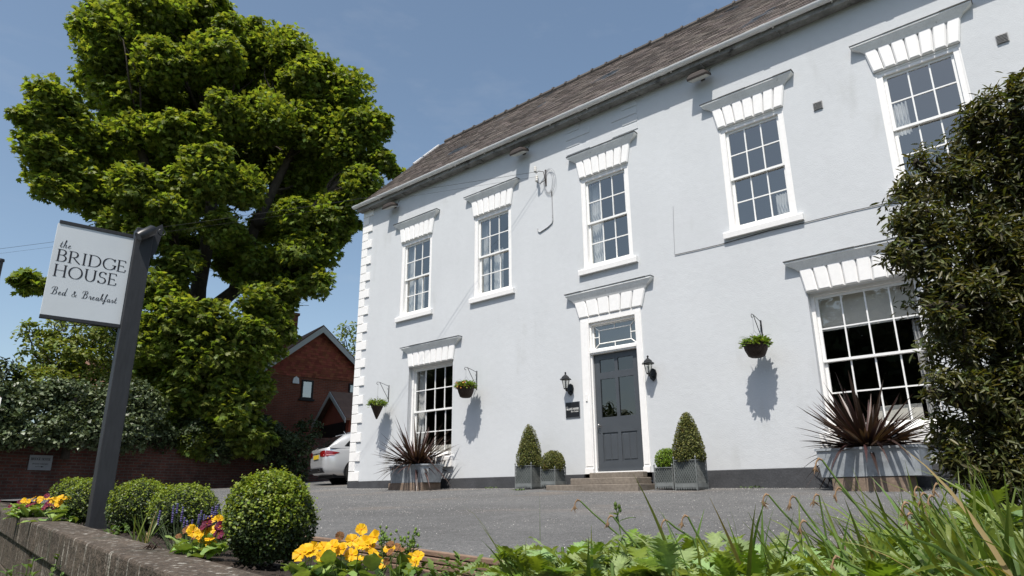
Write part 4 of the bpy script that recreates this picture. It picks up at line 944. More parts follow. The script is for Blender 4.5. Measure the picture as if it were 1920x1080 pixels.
lettering(mb, 'BRIDGE HOUSE', o+axx*Wd*.07+np.array([0,0,Hd*.16]), axx, (0,0,1), n_, Hd*.16, Wd*.84, thick=.17, thin=.08)
lettering(mb, 'PRIVATE PARKING', o+axx*Wd*.16+np.array([0,0,-Hd*.13]), axx, (0,0,1), n_, Hd*.09, Wd*.68, thick=.17, thin=.09)
z = -Hd*.27; mb.add([o+axx*Wd*.3+np.array([0,0,z-.004])+n_*.001, o+axx*Wd*.56+np.array([0,0,z-.004])+n_*.001, o+axx*Wd*.56+np.array([0,0,z+.004])+n_*.001, o+axx*Wd*.3+np.array([0,0,z+.004])+n_*.001,
   o+axx*Wd*.55+np.array([0,0,z-.022])+n_*.0012, o+axx*Wd*.68+np.array([0,0,z])+n_*.0012, o+axx*Wd*.55+np.array([0,0,z+.022])+n_*.0012], [(0,1,2,3),(4,5,6)])
mb.build('lettering', M_ink, pw)
# ================================================================== sign post
PD = 7.1
def azp(ax_, ay_, D): return np.array([CAMP[0]+ax_*D, CAMP[1]+ay_*D, 0])
n1 = np.array([.16, .987, 0]); n1 /= np.linalg.norm(n1); n2 = np.array([n1[1], -n1[0], 0])
pe = azp(-.9475, .3195, PD); A_ = .15                 # left near edge of the post, where the board meets it
mid = atd(192, 984, PD+.05); zb = soilz(mid[0], max(wy(mid[0]), mid[1]))
pc = pe+n1*A_/2-n2*A_*.12; base = np.array([pc[0], pc[1], CAMP[2]-.0303*PD-.02])
sp = thing('sign_post', base, 'dark grey timber post carrying the hanging guest house sign', 'sign')
sgz = lambda tan: CAMP[2]+tan*PD-base[2]
topz = CAMP[2]+.352*PD-base[2]
M_post = mat('dark_post_paint', (.030, .032, .036), .55, noise=[(3, .85, 1.15), (50, .85, 1.15, (1, 1, .15))], bump=(60, .2, .004, (1, 1, .1)))
lean = np.array([0., 0, 1.])
mb = MB(); mb.levels([[p+np.array([0,0,-.25]) for p in (-n1*A_/2+n2*A_/2, n1*A_/2+n2*A_/2, n1*A_/2-n2*A_/2, -n1*A_/2-n2*A_/2)],
    [p+np.array([0,0,topz]) for p in (-n1*A_/2+n2*A_/2, n1*A_/2+n2*A_/2, n1*A_/2-n2*A_/2, -n1*A_/2-n2*A_/2)]]); mb.build('post', M_post, sp, bevel=.006)
# board
off = pe-base; off[2] = 0; zt_, zb_ = sgz(.3371), sgz(.2170); SW, SH = .70*PD/8, zt_-zb_
ctr = off-n1*(SW/2+.004)+np.array([0, 0, (zt_+zb_)/2]); ctr -= n2*.0
M_board = mat('sign_board_white', (.66, .70, .73), .45, noise=[(3, .96, 1.03), (.9, .95, 1.03)], col2=((.42, .45, .47), 5, .66, .8, (1, 1, .3)))
mb = MB(); mb.obox(ctr, n1, n2, (0,0,1), SW/2, .012, SH/2); mb.build('sign_panel', M_board, sp, bevel=.002)
mb = MB(); mb.obox(ctr+np.array([0,0,SH/2+.016]), n1, n2, (0,0,1), SW/2-.01, .018, .016); mb.build('sign_rail', M_post, sp, bevel=.002)
mb = MB(); mb.obox(ctr-np.array([0,0,SH/2+.016]), n1, n2, (0,0,1), SW/2, .018, .016); mb.build('sign_rail', M_post, sp, bevel=.002)
mb = MB(); so_ = ctr-n1*SW/2-np.array([0, 0, SH/2])+n2*.0125
def sg(fx, fz): return so_+n1*SW*fx+np.array([0, 0, SH*(1-fz)])
lettering(mb, 'the', sg(.075, .262), n1, (0,0,1), n2, SH*.09, SW*.14, caps=False, thick=.085, thin=.04)
lettering(mb, 'BRIDGE', sg(.055, .412), n1, (0,0,1), n2, SH*.128, SW*.90, thick=.125, thin=.04)
lettering(mb, 'HOUSE', sg(.05, .578), n1, (0,0,1), n2, SH*.128, SW*.81, thick=.125, thin=.04)
lettering(mb, 'Bed & Breakfast', sg(.075, .775), n1, (0,0,1), n2, SH*.085, SW*.83, caps=False, thick=.10, thin=.045)
mb.build('lettering', M_ink, sp)
mb = MB(); q = ctr-np.array([0,0,SH/2+.034])-n1*.10      # scroll under the board
mb.tube([q+n1*.30, q+n1*.12-np.array([0,0,.01]), q+n1*.02-np.array([0,0,.035])]+[q-n1*.045+n1*.042*math.cos(a)-np.array([0,0,.05-.042*math.sin(a)]) for a in np.linspace(.4, -4.6, 16)]+[q-n1*.03-np.array([0,0,.055])], .005, 6); mb.build('scroll', M_black, sp)
mb = MB(); lc = np.array([0, 0, topz-.06])+n2*(A_/2+.055); ldir = unit(-n1*.75-np.array([0,0,.66])+n2*.1)
mb.tube([lc-ldir*.09, lc-ldir*.07, lc+ldir*.06, lc+ldir*.09], [.035, .05, .05, .045], 14); mb.tube([lc-ldir*.03, lc-n2*.06+n1*.05], .012, 6)
rr_ = lc-ldir*.06+n1*.085; mb.tube([rr_+n1*.03*math.cos(a)+np.array([0,0,.03*math.sin(a)]) for a in np.linspace(0, 2*PI, 16)], .006, 6, caps=False); mb.build('spotlight', M_black, sp)
mb = MB(); q = n1*A_/2+np.array([0, 0, topz-.30]); mb.prism([q, q+np.array([0,0,.34]), q+n1*.07+np.array([0,0,.40]), q+n1*.085+np.array([0,0,.34]), q+n1*.05+np.array([0,0,.1])], n2*.03, -n2*.03); mb.build('side_bracket', M_post, sp)
# ================================================================== flower bed
def depth(p): return float(np.dot(np.array(p)-CAMP, CW))
BG = 'clipped box balls along the flower bed'
for u, vb, rp, hp, n, ls, lab, sd, sh in ((498, 1058, 79, 163, 15000, .0125, 'large box ball nearest the camera, beside the yellow primulas', 31, 420),
        (342, 1001, 61, 96, 7500, .013, 'box ball with lavender growing in front of it', 32, 120), (257, 997, 54, 95, 6500, .013, 'box ball just right of the sign post', 33, 90),
        (167, 983, 46, 82, 4800, .014, 'box ball partly hidden behind the sign post', 34, 60), (128, 972, 36, 72, 3600, .015, 'farthest box ball, beside the distant flowers', 35, 40)):
    p = atC(u, vb, -.03); d_ = depth(p); r = rp*d_/CF
    back = (ray(u, vb)*1.0); back[2] = 0; back /= np.linalg.norm(back); q = p+back*r*.8; q[2] = soilz(q[0], q[1])
    h = (hp*(d_+r*.8)/CF)*1.02; r *= (d_+r*.8)/d_
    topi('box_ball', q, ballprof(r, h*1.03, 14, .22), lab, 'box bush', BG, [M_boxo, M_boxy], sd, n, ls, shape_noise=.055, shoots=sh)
M_prim = mat('primrose_leaf', (.21, .31, .09), .55, var=.3, huev=.02, noise=(60, .8, 1.2), trans=.2); M_yel = mat('yellow_petals', (.66, .40, .006), .55, var=.12, huev=.008, trans=.15)
M_oran = mat('orange_centre', (.75, .22, .005), .6); M_mar = mat('maroon_petals', (.10, .004, .02), .7, var=.4, huev=.03); M_wilt = mat('wilted_petals', (.16, .075, .03), .8, var=.4)
M_stem = mat('green_stem', (.10, .16, .04), .6, var=.2)
def leafblade(mb, base, az, L_, W_, rise, droop, r, jag=0, seg=10, cup=.25, phase=0):
    d = np.array([math.cos(az), math.sin(az), 0]); s_ = np.array([-math.sin(az), math.cos(az), 0]); vs = []; base = np.array(base)
    for k in range(seg+1):
        t = k/seg; c = base+d*L_*(t*math.cos(rise)+.12*t*t)+np.array([0, 0, L_*(math.sin(rise)*t-droop*t*t)])
        w = W_*(.16+math.sin(min(1, t*1.02)**.85*PI)*.9) if t < 1 else W_*.03
        if jag: w *= (1+jag*(1 if k % 2 else -1)*(.7+.6*r.random()))
        up = np.array([0, 0, 1.])*cup*w
        rip = W_*.15*math.sin(t*11+phase)
        vs += [c+s_*w*1.0+up+np.array([0,0,rip])+d*(L_*.05*(k % 2) if jag else 0), c+s_*w*.45+up*.15, c-np.array([0,0,W_*.04]), c-s_*w*.45+up*.15, c-s_*w*1.0+up-np.array([0,0,rip])+d*(L_*.05*(k % 2) if jag else 0)]
    fs = [(5*k+i, 5*k+i+1, 5*k+6+i, 5*k+5+i) for k in range(seg) for i in range(4)]
    mb.add(vs, fs, True)
def flower(dst, c, nrm, R0, r, eye=None):
    nrm = unit(np.array(nrm, float)); a = np.cross(nrm, [0, 0, 1.]); a = a/(np.linalg.norm(a)+1e-6) if np.linalg.norm(a) > .1 else np.array([1., 0, 0]); b = np.cross(nrm, a); ph = r.uniform(0, 6)
    for k in range(5):
        q = ph+k*2*PI/5; d = a*math.cos(q)+b*math.sin(q); s_ = np.cross(nrm, d); wob = r.uniform(-.25, .25)
        pts = [c, c+d*R0*.5+s_*R0*.50+nrm*R0*.16, c+d*R0*.95+s_*R0*.50+nrm*R0*(.15+wob*.6), c+d*R0*.93+nrm*R0*(.22+wob), c+d*R0*.95-s_*R0*.50+nrm*R0*(.1+wob*.5), c+d*R0*.5-s_*R0*.50+nrm*R0*.2]
        dst.add(pts, [(0,1,2,3),(0,3,4,5)], False)
    if eye is not None: eye.lathe(c+nrm*.001, [(R0*.16, .0), (R0*.12, R0*.1), (0, R0*.12)], 6)
def primula(loc, label, seed, fl, nleaf, lw, spread, R0=.022, leafL=.12):
    """fl: list of (count, material, name, eye)"""
    r = np.random.default_rng(seed); t = thing('primula_clump', loc, label, 'flowers', 'primulas in the flower bed'); mb = MB(); lz = max(0, fl[0][3]-leafL*.55)
    for i in range(nleaf):
        a = r.uniform(0, 2*PI); o = np.array([r.normal()*spread[0]*.5, r.normal()*spread[1]*.5, 0]); o[2] = lz*r.uniform(.0, 1); leafblade(mb, o, a, leafL*r.uniform(.7, 1.2), lw*r.uniform(.8, 1.1), r.uniform(.3, 1.1), r.uniform(.1, .5), r, seg=8, cup=.2, phase=r.uniform(0, 6))
    mb.build('leaves', M_prim, t); st_ = MB()
    for cnt, m_, nm, hh, cen in fl:
        for i in range(cnt):
            mb = MB(); eye = MB()
            c = np.array([cen[0]+r.normal()*cen[2], cen[1]+r.normal()*cen[3], hh+r.normal()*.022]); tilt = np.array([.1-CW[0]*.9+r.normal()*.45, -CW[1]*.9+r.normal()*.45, .75+r.normal()*.3])
            flower(mb, c, tilt, R0*r.uniform(.8, 1.15)*(.6 if 'wilt' in nm else 1), r, eye if 'wilt' not in nm else None); st_.tube([c*np.array([.35, .35, 0]), c*np.array([.8, .8, .6]), c], .0018, 4)
            fo = mb.build(nm[:-1], m_, t)
            if eye.v: eye.build('flower_eye', M_oran, fo)
    st_.build('stems', M_stem, t); return t
def bedpt(u, v, D):            # a spot on the soil in the direction of u at horizontal distance D
    p = atd(u, v, D); p[2] = soilz(p[0], p[1]); return p
def hz(u, v, D, p): return atd(u, v, D)[2]-p[2]
# big yellow clump in front, by distance
p = bedpt(655, 1040, 2.75); primula(p, 'largest clump of bright yellow primulas in the foreground', 41, [(15, M_yel, 'yellow_flowers', hz(650, 1028, 2.75, p), (.0, .0, .055, .05)), (7, M_wilt, 'wilted_flowers', hz(650, 1032, 2.75, p), (.05, .03, .06, .04))], 34, .030, (.15, .11), .025, .105)
p = bedpt(573, 1040, 2.72); primula(p, 'small yellow primula at the foot of the nearest box ball', 42, [(4, M_yel, 'yellow_flowers', hz(573, 1030, 2.72, p), (.0, 0, .018, .015))], 16, .028, (.08, .08), .028, .10)
p = bedpt(745, 1048, 2.85); primula(p, 'ragged orange-yellow primula right of the large yellow clump', 43, [(6, M_yel, 'yellow_flowers', hz(745, 1045, 2.85, p), (.0, 0, .05, .03)), (7, M_wilt, 'wilted_flowers', hz(735, 1035, 2.85, p), (-.02, 0, .05, .03))], 9, .03, (.10, .08), .024, .10)
p = bedpt(365, 1030, 3.95); primula(p, 'primulas with yellow and maroon flowers left of the nearest box ball', 44, [(8, M_yel, 'yellow_flowers', hz(355, 1004, 3.95, p), (-.0, 0, .05, .04)), (6, M_mar, 'maroon_flowers', hz(365, 990, 3.95, p), (.06, .05, .035, .03)), (5, M_wilt, 'wilted_flowers', hz(330, 1003, 3.95, p), (-.10, 0, .03, .02))], 24, .042, (.20, .12), .026, .13)
p = bedpt(412, 1000, 4.35); primula(p, 'yellow and maroon primula tucked behind the nearest box ball', 45, [(7, M_yel, 'yellow_flowers', hz(410, 985, 4.35, p), (0, 0, .03, .03)), (6, M_mar, 'maroon_flowers', hz(410, 993, 4.35, p), (0, 0, .04, .03))], 10, .04, (.1, .1), .028, .12)
p = bedpt(62, 952, 8.6); primula(p, 'distant patch of yellow and dark red primulas at the left end of the bed', 46, [(15, M_yel, 'yellow_flowers', hz(66, 938, 8.6, p), (.05, .05, .15, .12)), (18, M_mar, 'maroon_flowers', hz(66, 944, 8.6, p), (.02, 0, .15, .12))], 46, .045, (.28, .20), .026, .15)
p = bedpt(113, 960, 7.6); primula(p, 'distant orange primula beside the farthest box balls', 47, [(4, M_yel, 'yellow_flowers', hz(112, 940, 7.6, p), (0.02, 0, .03, .03)), (4, M_mar, 'maroon_flowers', hz(90, 949, 7.6, p), (-.05, -.05, .04, .04))], 22, .045, (.22, .14), .034, .15)
# lavender and strap leaves
M_lav = mat('lavender_flower', (.085, .07, .19), .7, var=.35, huev=.03); M_lavl = mat('lavender_leaf', (.10, .14, .06), .6, var=.3)
def lavender(u, v0, D, n, h0, label, seed):
    r = np.random.default_rng(seed); p = bedpt(u, v0, D); t = thing('lavender', p, label, 'lavender', 'lavender in the flower bed'); a = MB(); b = MB(); c = MB()
    for i in range(n):
        o = np.array([r.normal()*.045, r.normal()*.04, 0]); tip = o*2.0+np.array([r.normal()*.02, r.normal()*.02, h0*r.uniform(.6, 1.05)]); a.tube([o, (o+tip)/2, tip], .0016, 4)
        for k in range(5): c_ = tip-np.array([0, 0, .011*k]); b.lathe(c_, [(0, -.006), (.0065, 0), (.0055, .006), (0, .01)], 5)
    for i in range(n*4):
        o = np.array([r.normal()*.05, r.normal()*.045, 0]); q = o*1.9+np.array([0, 0, r.uniform(.06, .16)]); c.tube([o, q], [.0022, .0008], 3)
    a.build('stems', M_lavl, t); b.build('flower_spikes', M_lav, t); c.build('leaves', M_lavl, t)
lavender(352, 1005, 4.5, 15, .25, 'purple lavender in front of the second box ball', 51); lavender(385, 1000, 4.5, 6, .24, 'thin lavender spikes at the right side of the second box ball', 52)
M_blade = mat('strap_leaf', (.135, .195, .045), .42, var=.4, huev=.03, trans=.26, spec=.45, noise=[(4, .85, 1.15), (160, .85, 1.12)], col2=((.26, .20, .08), 9, .66, .72)); M_pop = mat('poppy_leaf', (.235, .325, .13), .55, var=.35, huev=.025, trans=.25, noise=[(30, .8, 1.12), (110, .85, 1.1)], bump=(70, .6, .006))
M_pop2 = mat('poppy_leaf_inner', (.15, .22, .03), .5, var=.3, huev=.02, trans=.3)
M_dead = mat('dead_strap_leaf', (.30, .23, .11), .8, var=.4, trans=.2)
M_wfl = mat('withered_flower', (.24, .155, .09), .9, var=.4, noise=(90, .6, 1.3))
def blade(mb, base, d, L_, w, droop, kink=None, seg=9):
    d = unit(np.array(d, float)); side = unit(np.cross(d, [0, 0, 1.])+rng.normal(size=3)*.25); vs = []; p = np.array(base, float); cur = d.copy()
    for k in range(seg+1):
        t = k/seg; ww = w*(.75+.35*math.sin(t*PI)-.85*t**3) if k < seg else .0004; n_ = np.cross(side, cur)
        vs += [p+side*ww*.5, p-n_*ww*.12, p-side*ww*.5]
        cur = unit(cur+np.array([0, 0, -droop*(.2+t)/seg*2])); 
        if kink and abs(t-kink) < .5/seg: cur = unit(cur*np.array([1, 1, 0])+np.array([0, 0, -1.6]))
        p = p+cur*L_/seg
    mb.add(vs, [(3*k+i, 3*k+i+1, 3*k+4+i, 3*k+3+i) for k in range(seg) for i in range(2)], True)
LEFT = -CR*np.array([1, 1, 0])
def clump(p, label, n, L0, w, lean, seed, spread=.05, group='clumps of strap leaves at the right of the bed', up=1.0, kinks=.12):
    t = thing('daffodil_clump', p, label, 'plant', group); mb = MB(); dd = MB(); r = np.random.default_rng(seed)
    for i in range(n):
        a = r.uniform(0, 2*PI); d = np.array([math.cos(a), math.sin(a), 0])*r.uniform(.15, .65)+LEFT*lean+np.array([0, 0, up])
        blade(mb if r.random() < .93 or n < 8 else dd, (r.normal()*spread, r.normal()*spread, -.02), d, L0*r.uniform(.65, 1.1), w*r.uniform(.8, 1.2), r.uniform(.15, 1.1), r.uniform(.5, .75) if r.random() < kinks else None)
    mb.build('leaves', M_blade, t)
    if dd.v: dd.build('dead_leaves', M_dead, t)
    return t
p = bedpt(268, 1010, 5.0); clump(p, 'grassy strap leaves between two box balls in the flower bed', 22, .26, .010, 0, 61, .03)
# foreground weeds: dense to the right
def bedsafe(u, v, D):
    p = atd(u, v, D)
    while p[1] < wy(p[0])+.06: D += .05; p = atd(u, v, D)
    p[2] = soilz(p[0], p[1]); return p, D
ORD = ['', 'first', 'second', 'third', 'fourth', 'fifth', 'sixth', 'seventh', 'eighth', 'ninth', 'tenth', 'eleventh', 'twelfth', 'thirteenth', 'fourteenth', 'fifteenth', 'sixteenth', 'seventeenth', 'eighteenth', 'nineteenth', 'twentieth', 'twenty-first', 'twenty-second', 'twenty-third', 'twenty-fourth', 'twenty-fifth', 'twenty-sixth', 'twenty-seventh', 'twenty-eighth', 'twenty-ninth', 'thirtieth', 'thirty-first']; ordn = {}
gl = ['strap leaf clumps among the poppies at bottom centre', 'strap leaf clumps in the middle of the foreground', 'tall dense strap leaf clumps at bottom right']
k = 0
for u, vt, D, n, w, lean in ((975, 950, 1.85, 7, 0.017, 0.5), (1030, 975, 1.8, 5, 0.018, -0.1), (1215, 960, 1.9, 7, 0.016, 0.3), (1300, 930, 1.75, 9, 0.017, 0.2), (1330, 960, 2.0, 9, 0.017, 0.2), (1395, 950, 1.9, 8, 0.016, 0.4), (1450, 960, 1.8, 10, 0.016, 0.5), (1520, 960, 1.9, 12, 0.017, 0.6), (1580, 950, 2.1, 14, 0.018, 0.6), (1620, 960, 2.5, 12, 0.02, 0.3), (1640, 950, 1.8, 15, 0.018, 0.5), (1690, 900, 2.9, 16, 0.022, 0.2), (1700, 930, 2.2, 18, 0.02, 0.5), (1740, 915, 2.0, 16, 0.018, 0.6), (1760, 910, 2.9, 14, 0.02, 0.3), (1790, 910, 1.8, 16, 0.018, 0.6), (1850, 890, 1.9, 16, 0.018, 0.6), (1850, 900, 2.5, 16, 0.02, 0.4), (1900, 870, 1.7, 14, 0.018, 0.6), (1930, 860, 2.1, 16, 0.018, 0.6), (1960, 880, 1.8, 12, 0.018, 0.7)):
    p, D = bedsafe(u+40, 1000, D); H = atd(u, vt, D)[2]-p[2]; k += 1
    lab = gl[0] if u < 1250 else gl[1] if u < 1420 else gl[2]
    ordn[lab] = ordn.get(lab, 0)+1; grp = {gl[0]: 'strap leaf clumps at bottom centre', gl[1]: 'strap leaf clumps beside the poppies', gl[2]: 'strap leaf clumps at bottom right'}[lab]
    n = int(n*(2.2 if u > 1420 else 1.2)); w *= .72
    clump(p, ORD[ordn[lab]]+' from the left of the '+lab, n, H*1.12/.93, w, lean, 70+k, .06, group=grp, up=1.15)
def poppy(p, H, label, n, L0, seed, group, m_=None):
    r = np.random.default_rng(seed); t = thing('poppy_plant', p, label, 'plant', group); a = MB(); b = MB()
    for i in range(n):
        az = r.uniform(0, 2*PI); z0 = H*r.uniform(.25, .8); o = np.array([math.cos(az)*.03, math.sin(az)*.03, z0])
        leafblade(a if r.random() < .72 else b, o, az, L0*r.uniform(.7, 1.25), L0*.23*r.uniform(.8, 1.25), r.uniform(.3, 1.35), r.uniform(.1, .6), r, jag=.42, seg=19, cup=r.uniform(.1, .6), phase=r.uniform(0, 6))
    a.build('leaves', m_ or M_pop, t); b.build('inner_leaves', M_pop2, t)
    mb = MB(); mb.tube([(0, 0, -.03), (.01, 0, H*.5), (0, .01, H*.85)], [.008, .007, .004], 6); mb.build('stem', M_stem, t)
k = 0
for u, vt, D in ((945, 1050, 2.2), (985, 1018, 2.0), (1000, 1030, 2.4), (1015, 1040, 1.75), (1050, 1010, 1.95), (1085, 1030, 1.8), (1120, 1018, 2.1), (1140, 1040, 1.7), (1160, 1015, 2.4), (1180, 1002, 2.0), (1200, 1030, 1.75), (1225, 1008, 2.0), (1260, 1040, 1.7), (1290, 1035, 2.0), (1320, 1050, 1.7), (1340, 1020, 2.4), (1360, 1030, 1.9), (1380, 1060, 1.6), (1400, 1022, 2.1), (1420, 1050, 1.7), (1440, 1030, 2.3), (1470, 1045, 2.0), (1520, 1060, 1.8), (1550, 1040, 2.2), (1570, 1060, 1.7), (1610, 1060, 1.6), (1640, 1040, 1.9), (1680, 1000, 2.3), (1700, 1030, 1.7)):
    p, D = bedsafe(u, 1000, D); H = atd(u, vt-14, D)[2]-p[2]; k += 1
    poppy(p, max(.15, H), ORD[k]+' from the left of the jagged pale green poppy plants', 27, .10, 100+k, 'poppy plants in the foreground')
k0 = k
for u, vt, D in ((1760, 960, 2.4), (1780, 905, 2.7), (1815, 950, 2.3), (1830, 915, 2.5), (1870, 900, 2.6), (1890, 950, 2.2)):
    p, D = bedsafe(u, 1000, D); H = atd(u, vt+20, D)[2]-p[2]; k += 1
    poppy(p, H, ORD[k-k0]+' from the left of the broad lobed plants below the dark bush', 20, .13, 100+k, 'broad lobed plants below the bush')
# spent flower stalks
k = 0
for hu, hv, bu, bv, D in ((1088, 942, 1170, 1012, 2.0), (1150, 972, 1210, 1040, 1.9), (1252, 980, 1300, 1010, 1.8), (1290, 972, 1330, 1040, 1.8), (1442, 932, 1510, 1005, 1.9), (1492, 936, 1540, 1000, 1.9), (1512, 982, 1560, 1030, 1.8), (1536, 932, 1548, 1000, 2.1), (1542, 866, 1640, 990, 1.7), (1575, 1050, 1640, 1080, 1.6), (1578, 920, 1650, 990, 1.9), (1704, 948, 1740, 1000, 1.8), (1712, 968, 1760, 1020, 1.9), (1725, 918, 1770, 970, 2.1), (1737, 930, 1775, 990, 2.0), (1752, 935, 1790, 990, 1.9), (1762, 912, 1830, 960, 2.1)):
    b0, D2 = bedsafe(bu, bv, D); k += 1
    h = atd(hu, hv, D2)-b0; m_ = atd(bu, bv, D2+.02)-b0; r = np.random.default_rng(200+k)
    lab = ORD[k]+' from the left of the stalks with withered brown heads'; g = 'spent flower stalks over the drive' if hu < 1700 else 'spent flower stalks by the bush'
    t = thing('spent_flower', b0, lab, 'flower stalk', g); a = MB(); q = h+np.array([0, 0, .004]); foot = m_+(m_-h)*1.2; foot[2] = -.02
    a.tube([foot, m_, m_*.3+h*.7, q], [.003, .0028, .0024, .0022], 6); a.build('stem', M_stem, t)
    c = MB(); L3 = LEFT*.02
    c.tube([q, q+L3*.35+np.array([0, 0, .003]), q+L3*.65+np.array([0, 0, -.003]), q+L3*.8+np.array([0, 0, -.011]), q+L3*.85+np.array([r.normal()*.002, 0, -.017]), q+L3*.85+np.array([0, 0, -.026])], [.002, .0032, .0018, .0016, .0036, .0008], 7)
    for i in range(5): e = q+L3*.85+np.array([0, 0, -.015]); c.tube([e, e+np.array([r.normal()*.006, r.normal()*.006, -.006-r.random()*.012])], [.0022, .0006], 4)
    c.build('withered_head', M_wfl, t)
# small self-sown weeds where the wall meets the tarmac
for x, y, n_, sd_, lab_ in ((6.55, -1.0, 40, 401, 'low weed growing against the left end of the bottom door step'), (10.6, -.10, 26, 402, 'tiny weed at the foot of the wall between the door planters and the right trough'), (5.0, -.10, 22, 403, 'tiny weed at the foot of the plinth left of the topiary cone')):
    r = np.random.default_rng(sd_); c = MB(); t = thing('wall_weed', (x, y, G(x, y)), lab_, 'weed')
    for i in range(n_): leafblade(c, (r.normal()*.09, r.normal()*.02, r.uniform(0, .02)), r.uniform(0, 6.3), r.uniform(.03, .06), .012, r.uniform(.2, 1.2), .3, r, seg=4)
    c.build('leaves', M_stem, t)
# low weeds: groundsel with green buds, ferny weeds by the edging
M_wd = mat('weed_leaf', (.085, .14, .03), .6, var=.35, huev=.02, trans=.2); M_bud = mat('green_bud', (.12, .19, .03), .6, var=.2)
for u, vt, D, lab, sd in ((760, 1000, 2.9, 'groundsel weed with green buds right of the yellow primulas', 81), (715, 998, 3.1, 'small budding weed behind the yellow primulas', 82), (1190, 935, 1.95, 'single upright weed with whorled leaves above the poppies', 83)):
    p, D = bedsafe(u, 1000, D); H = atd(u, vt, D)[2]-p[2]; r = np.random.default_rng(sd); t = thing('weed', p, lab, 'weed'); a = MB(); b = MB(); c = MB()
    for i in range(5 if sd != 83 else 1):
        tip = np.array([r.normal()*.03, r.normal()*.03, H*r.uniform(.75, 1)]); a.tube([(0,0,0), tip*np.array([.6,.6,.5]), tip], [.003, .0022, .0014], 5)
        for j in range(5): e = tip+r.normal(size=3)*.014; a.tube([tip*.96, e], .001, 3); (b if sd != 83 else c).lathe(e, [(0, -.006), (.005, -.003), (.005, .004), (0, .009)], 6)
        for j in range(9): s_ = r.uniform(.3, 1); leafblade(c, tip*np.array([s_, s_, s_]), r.uniform(0, 6.3), .045, .007, r.uniform(.2, .9), .2, r, jag=.3, seg=6)
    a.build('stem', M_stem, t); c.build('leaves', M_wd, t)
    if sd != 83: b.build('buds', M_bud, t)
for u, v, D, n, lab, sd in ((850, 1050, 2.75, 130, 'low ferny weed growing against the timber edging', 91), (790, 1070, 2.6, 70, 'low ragged weed below the right end of the yellow primulas', 92), (920, 1068, 2.5, 90, 'low weed between the edging and the poppy leaves', 93), (210, 1000, 5.6, 30, 'tuft of green leaves at the foot of the sign post', 94)):
    p, D = bedsafe(u, 1050, D); r = np.random.default_rng(sd); H = max(.05, atd(u, v-25, D)[2]-p[2]); c = MB(); t = thing('low_weed', p, lab, 'weed')
    for i in range(n): o = np.array([r.normal()*.07, r.normal()*.05, H*r.uniform(0, .8)*math.exp(-abs(r.normal())*.4)]); leafblade(c, o, r.uniform(0, 6.3), r.uniform(.03, .06), .010, r.uniform(.2, 1.1), .2, r, jag=.3, seg=7)
    c.build('leaves', M_wd, t)
p = atd(25, 1075, 5.2); t = thing('verge_weed', (p[0], p[1], -1.45), 'wispy green weed growing up in front of the retaining wall at bottom left', 'weed'); r = np.random.default_rng(95); c = MB(); a = MB()
for i in range(60):
    tip = np.array([r.normal()*.28, r.normal()*.2, (p[2]+1.45)*r.uniform(.6, 1.1)]); a.tube([tip*np.array([.3,.3,0]), tip*np.array([.7,.7,.6]), tip], .003, 4)
    for j in range(16): s_ = r.uniform(.4, 1); leafblade(c, tip*np.array([s_, s_, s_]), r.uniform(0, 6.3), .06, .012, r.uniform(.2, .9), .2, r, seg=4)
a.build('stems', M_stem, t); c.build('leaves', M_wd, t)

# ================================================================== trees
M_bark = mat('bark', (.055, .045, .035), .95, noise=[(4, .6, 1.4)], bump=(18, .8, .03)); M_syc = mat('sycamore_leaf', (.150, .196, .040), .5, var=.45, huev=.028, trans=.46, spec=.3)
def pl(u, v, rp, D): p = atd(u, v, D); return (p[0], p[1], p[2], rp*depth(p)/CF)
def limb(mb, a, b, ra, rb, r, bend=.12, n=7):
    a, b = np.array(a, float), np.array(b, float); L_ = np.linalg.norm(b-a); m_ = r.normal(size=3)*L_*bend; m_[2] = abs(m_[2])*.3
    mb.tube([a+(b-a)*t+m_*math.sin(PI*t)+r.normal(size=3)*L_*.012 for t in np.linspace(0, 1, n)], list(ra+(rb-ra)*np.linspace(0, 1, n)), 8)
def tree(name, base, label, lumps, tmpl, ls, mm, per, stems, seed, cat='tree', group=None, tr=.3, sub=.38, inner=.18, nsub=22, flat=.45, rnd=.6, twig=True, limbs=True, radr=(.72, 1.08), nlimb=None, fill=None, thin=1):
    r = np.random.default_rng(seed); base = np.array(base, float); t = thing(name, base, label, cat, group); mb = MB()
    nodes = []
    for st_ in stems:
        pts = [np.array(q)-base for q in st_]; n = len(pts); rr = list(np.linspace(1, .35, n)*tr*(1 if st_ is stems[0] else .72)); mb.tube(pts, rr, 10)
        for i in range(len(pts)-1):
            for s_ in (0, .5): nodes.append((pts[i]*(1-s_)+pts[i+1]*s_, rr[i]))
    for lp in (lumps[:nlimb] if limbs else []):
        c = np.array(lp[:3])-base; best = min(nodes, key=lambda q: np.linalg.norm(q[0]-c)+max(0, q[0][2]-c[2])*1.5); limb(mb, best[0], c, min(best[1]*.5, .10+lp[3]*.03)*thin, .02*thin, r)
        if twig:
            for k in range(5): d = unit(r.normal(size=3)); limb(mb, c-(c-best[0])*.15*r.random(), c+d*lp[3]*.9, .03*min(1, lp[3]), .006, r, n=4)
    mb.build('trunk', M_bark, t)
    P, Nn = spray(lumps, per, sub, nsub, flat, inner, rnd=rnd, radr=radr); 
    if fill:
        for q in fill: k = int(900*q[3]**2); P = np.concatenate([P, np.array(q[:3])+rdir(k)*(rng.random((k, 1))**.38*q[3]*1.08)*np.array([1, 1, .9])]); Nn = np.concatenate([Nn, rdir(k)*.7+np.array([0, 0, .8])])
    P = P-base; n = len(P); T = rdir(n)+np.array([0, 0, -.35]); leafmesh('crown', tmpl, P, Nn, T, ls*rng.uniform(.65, 1.25, n), mm, t)
    return t
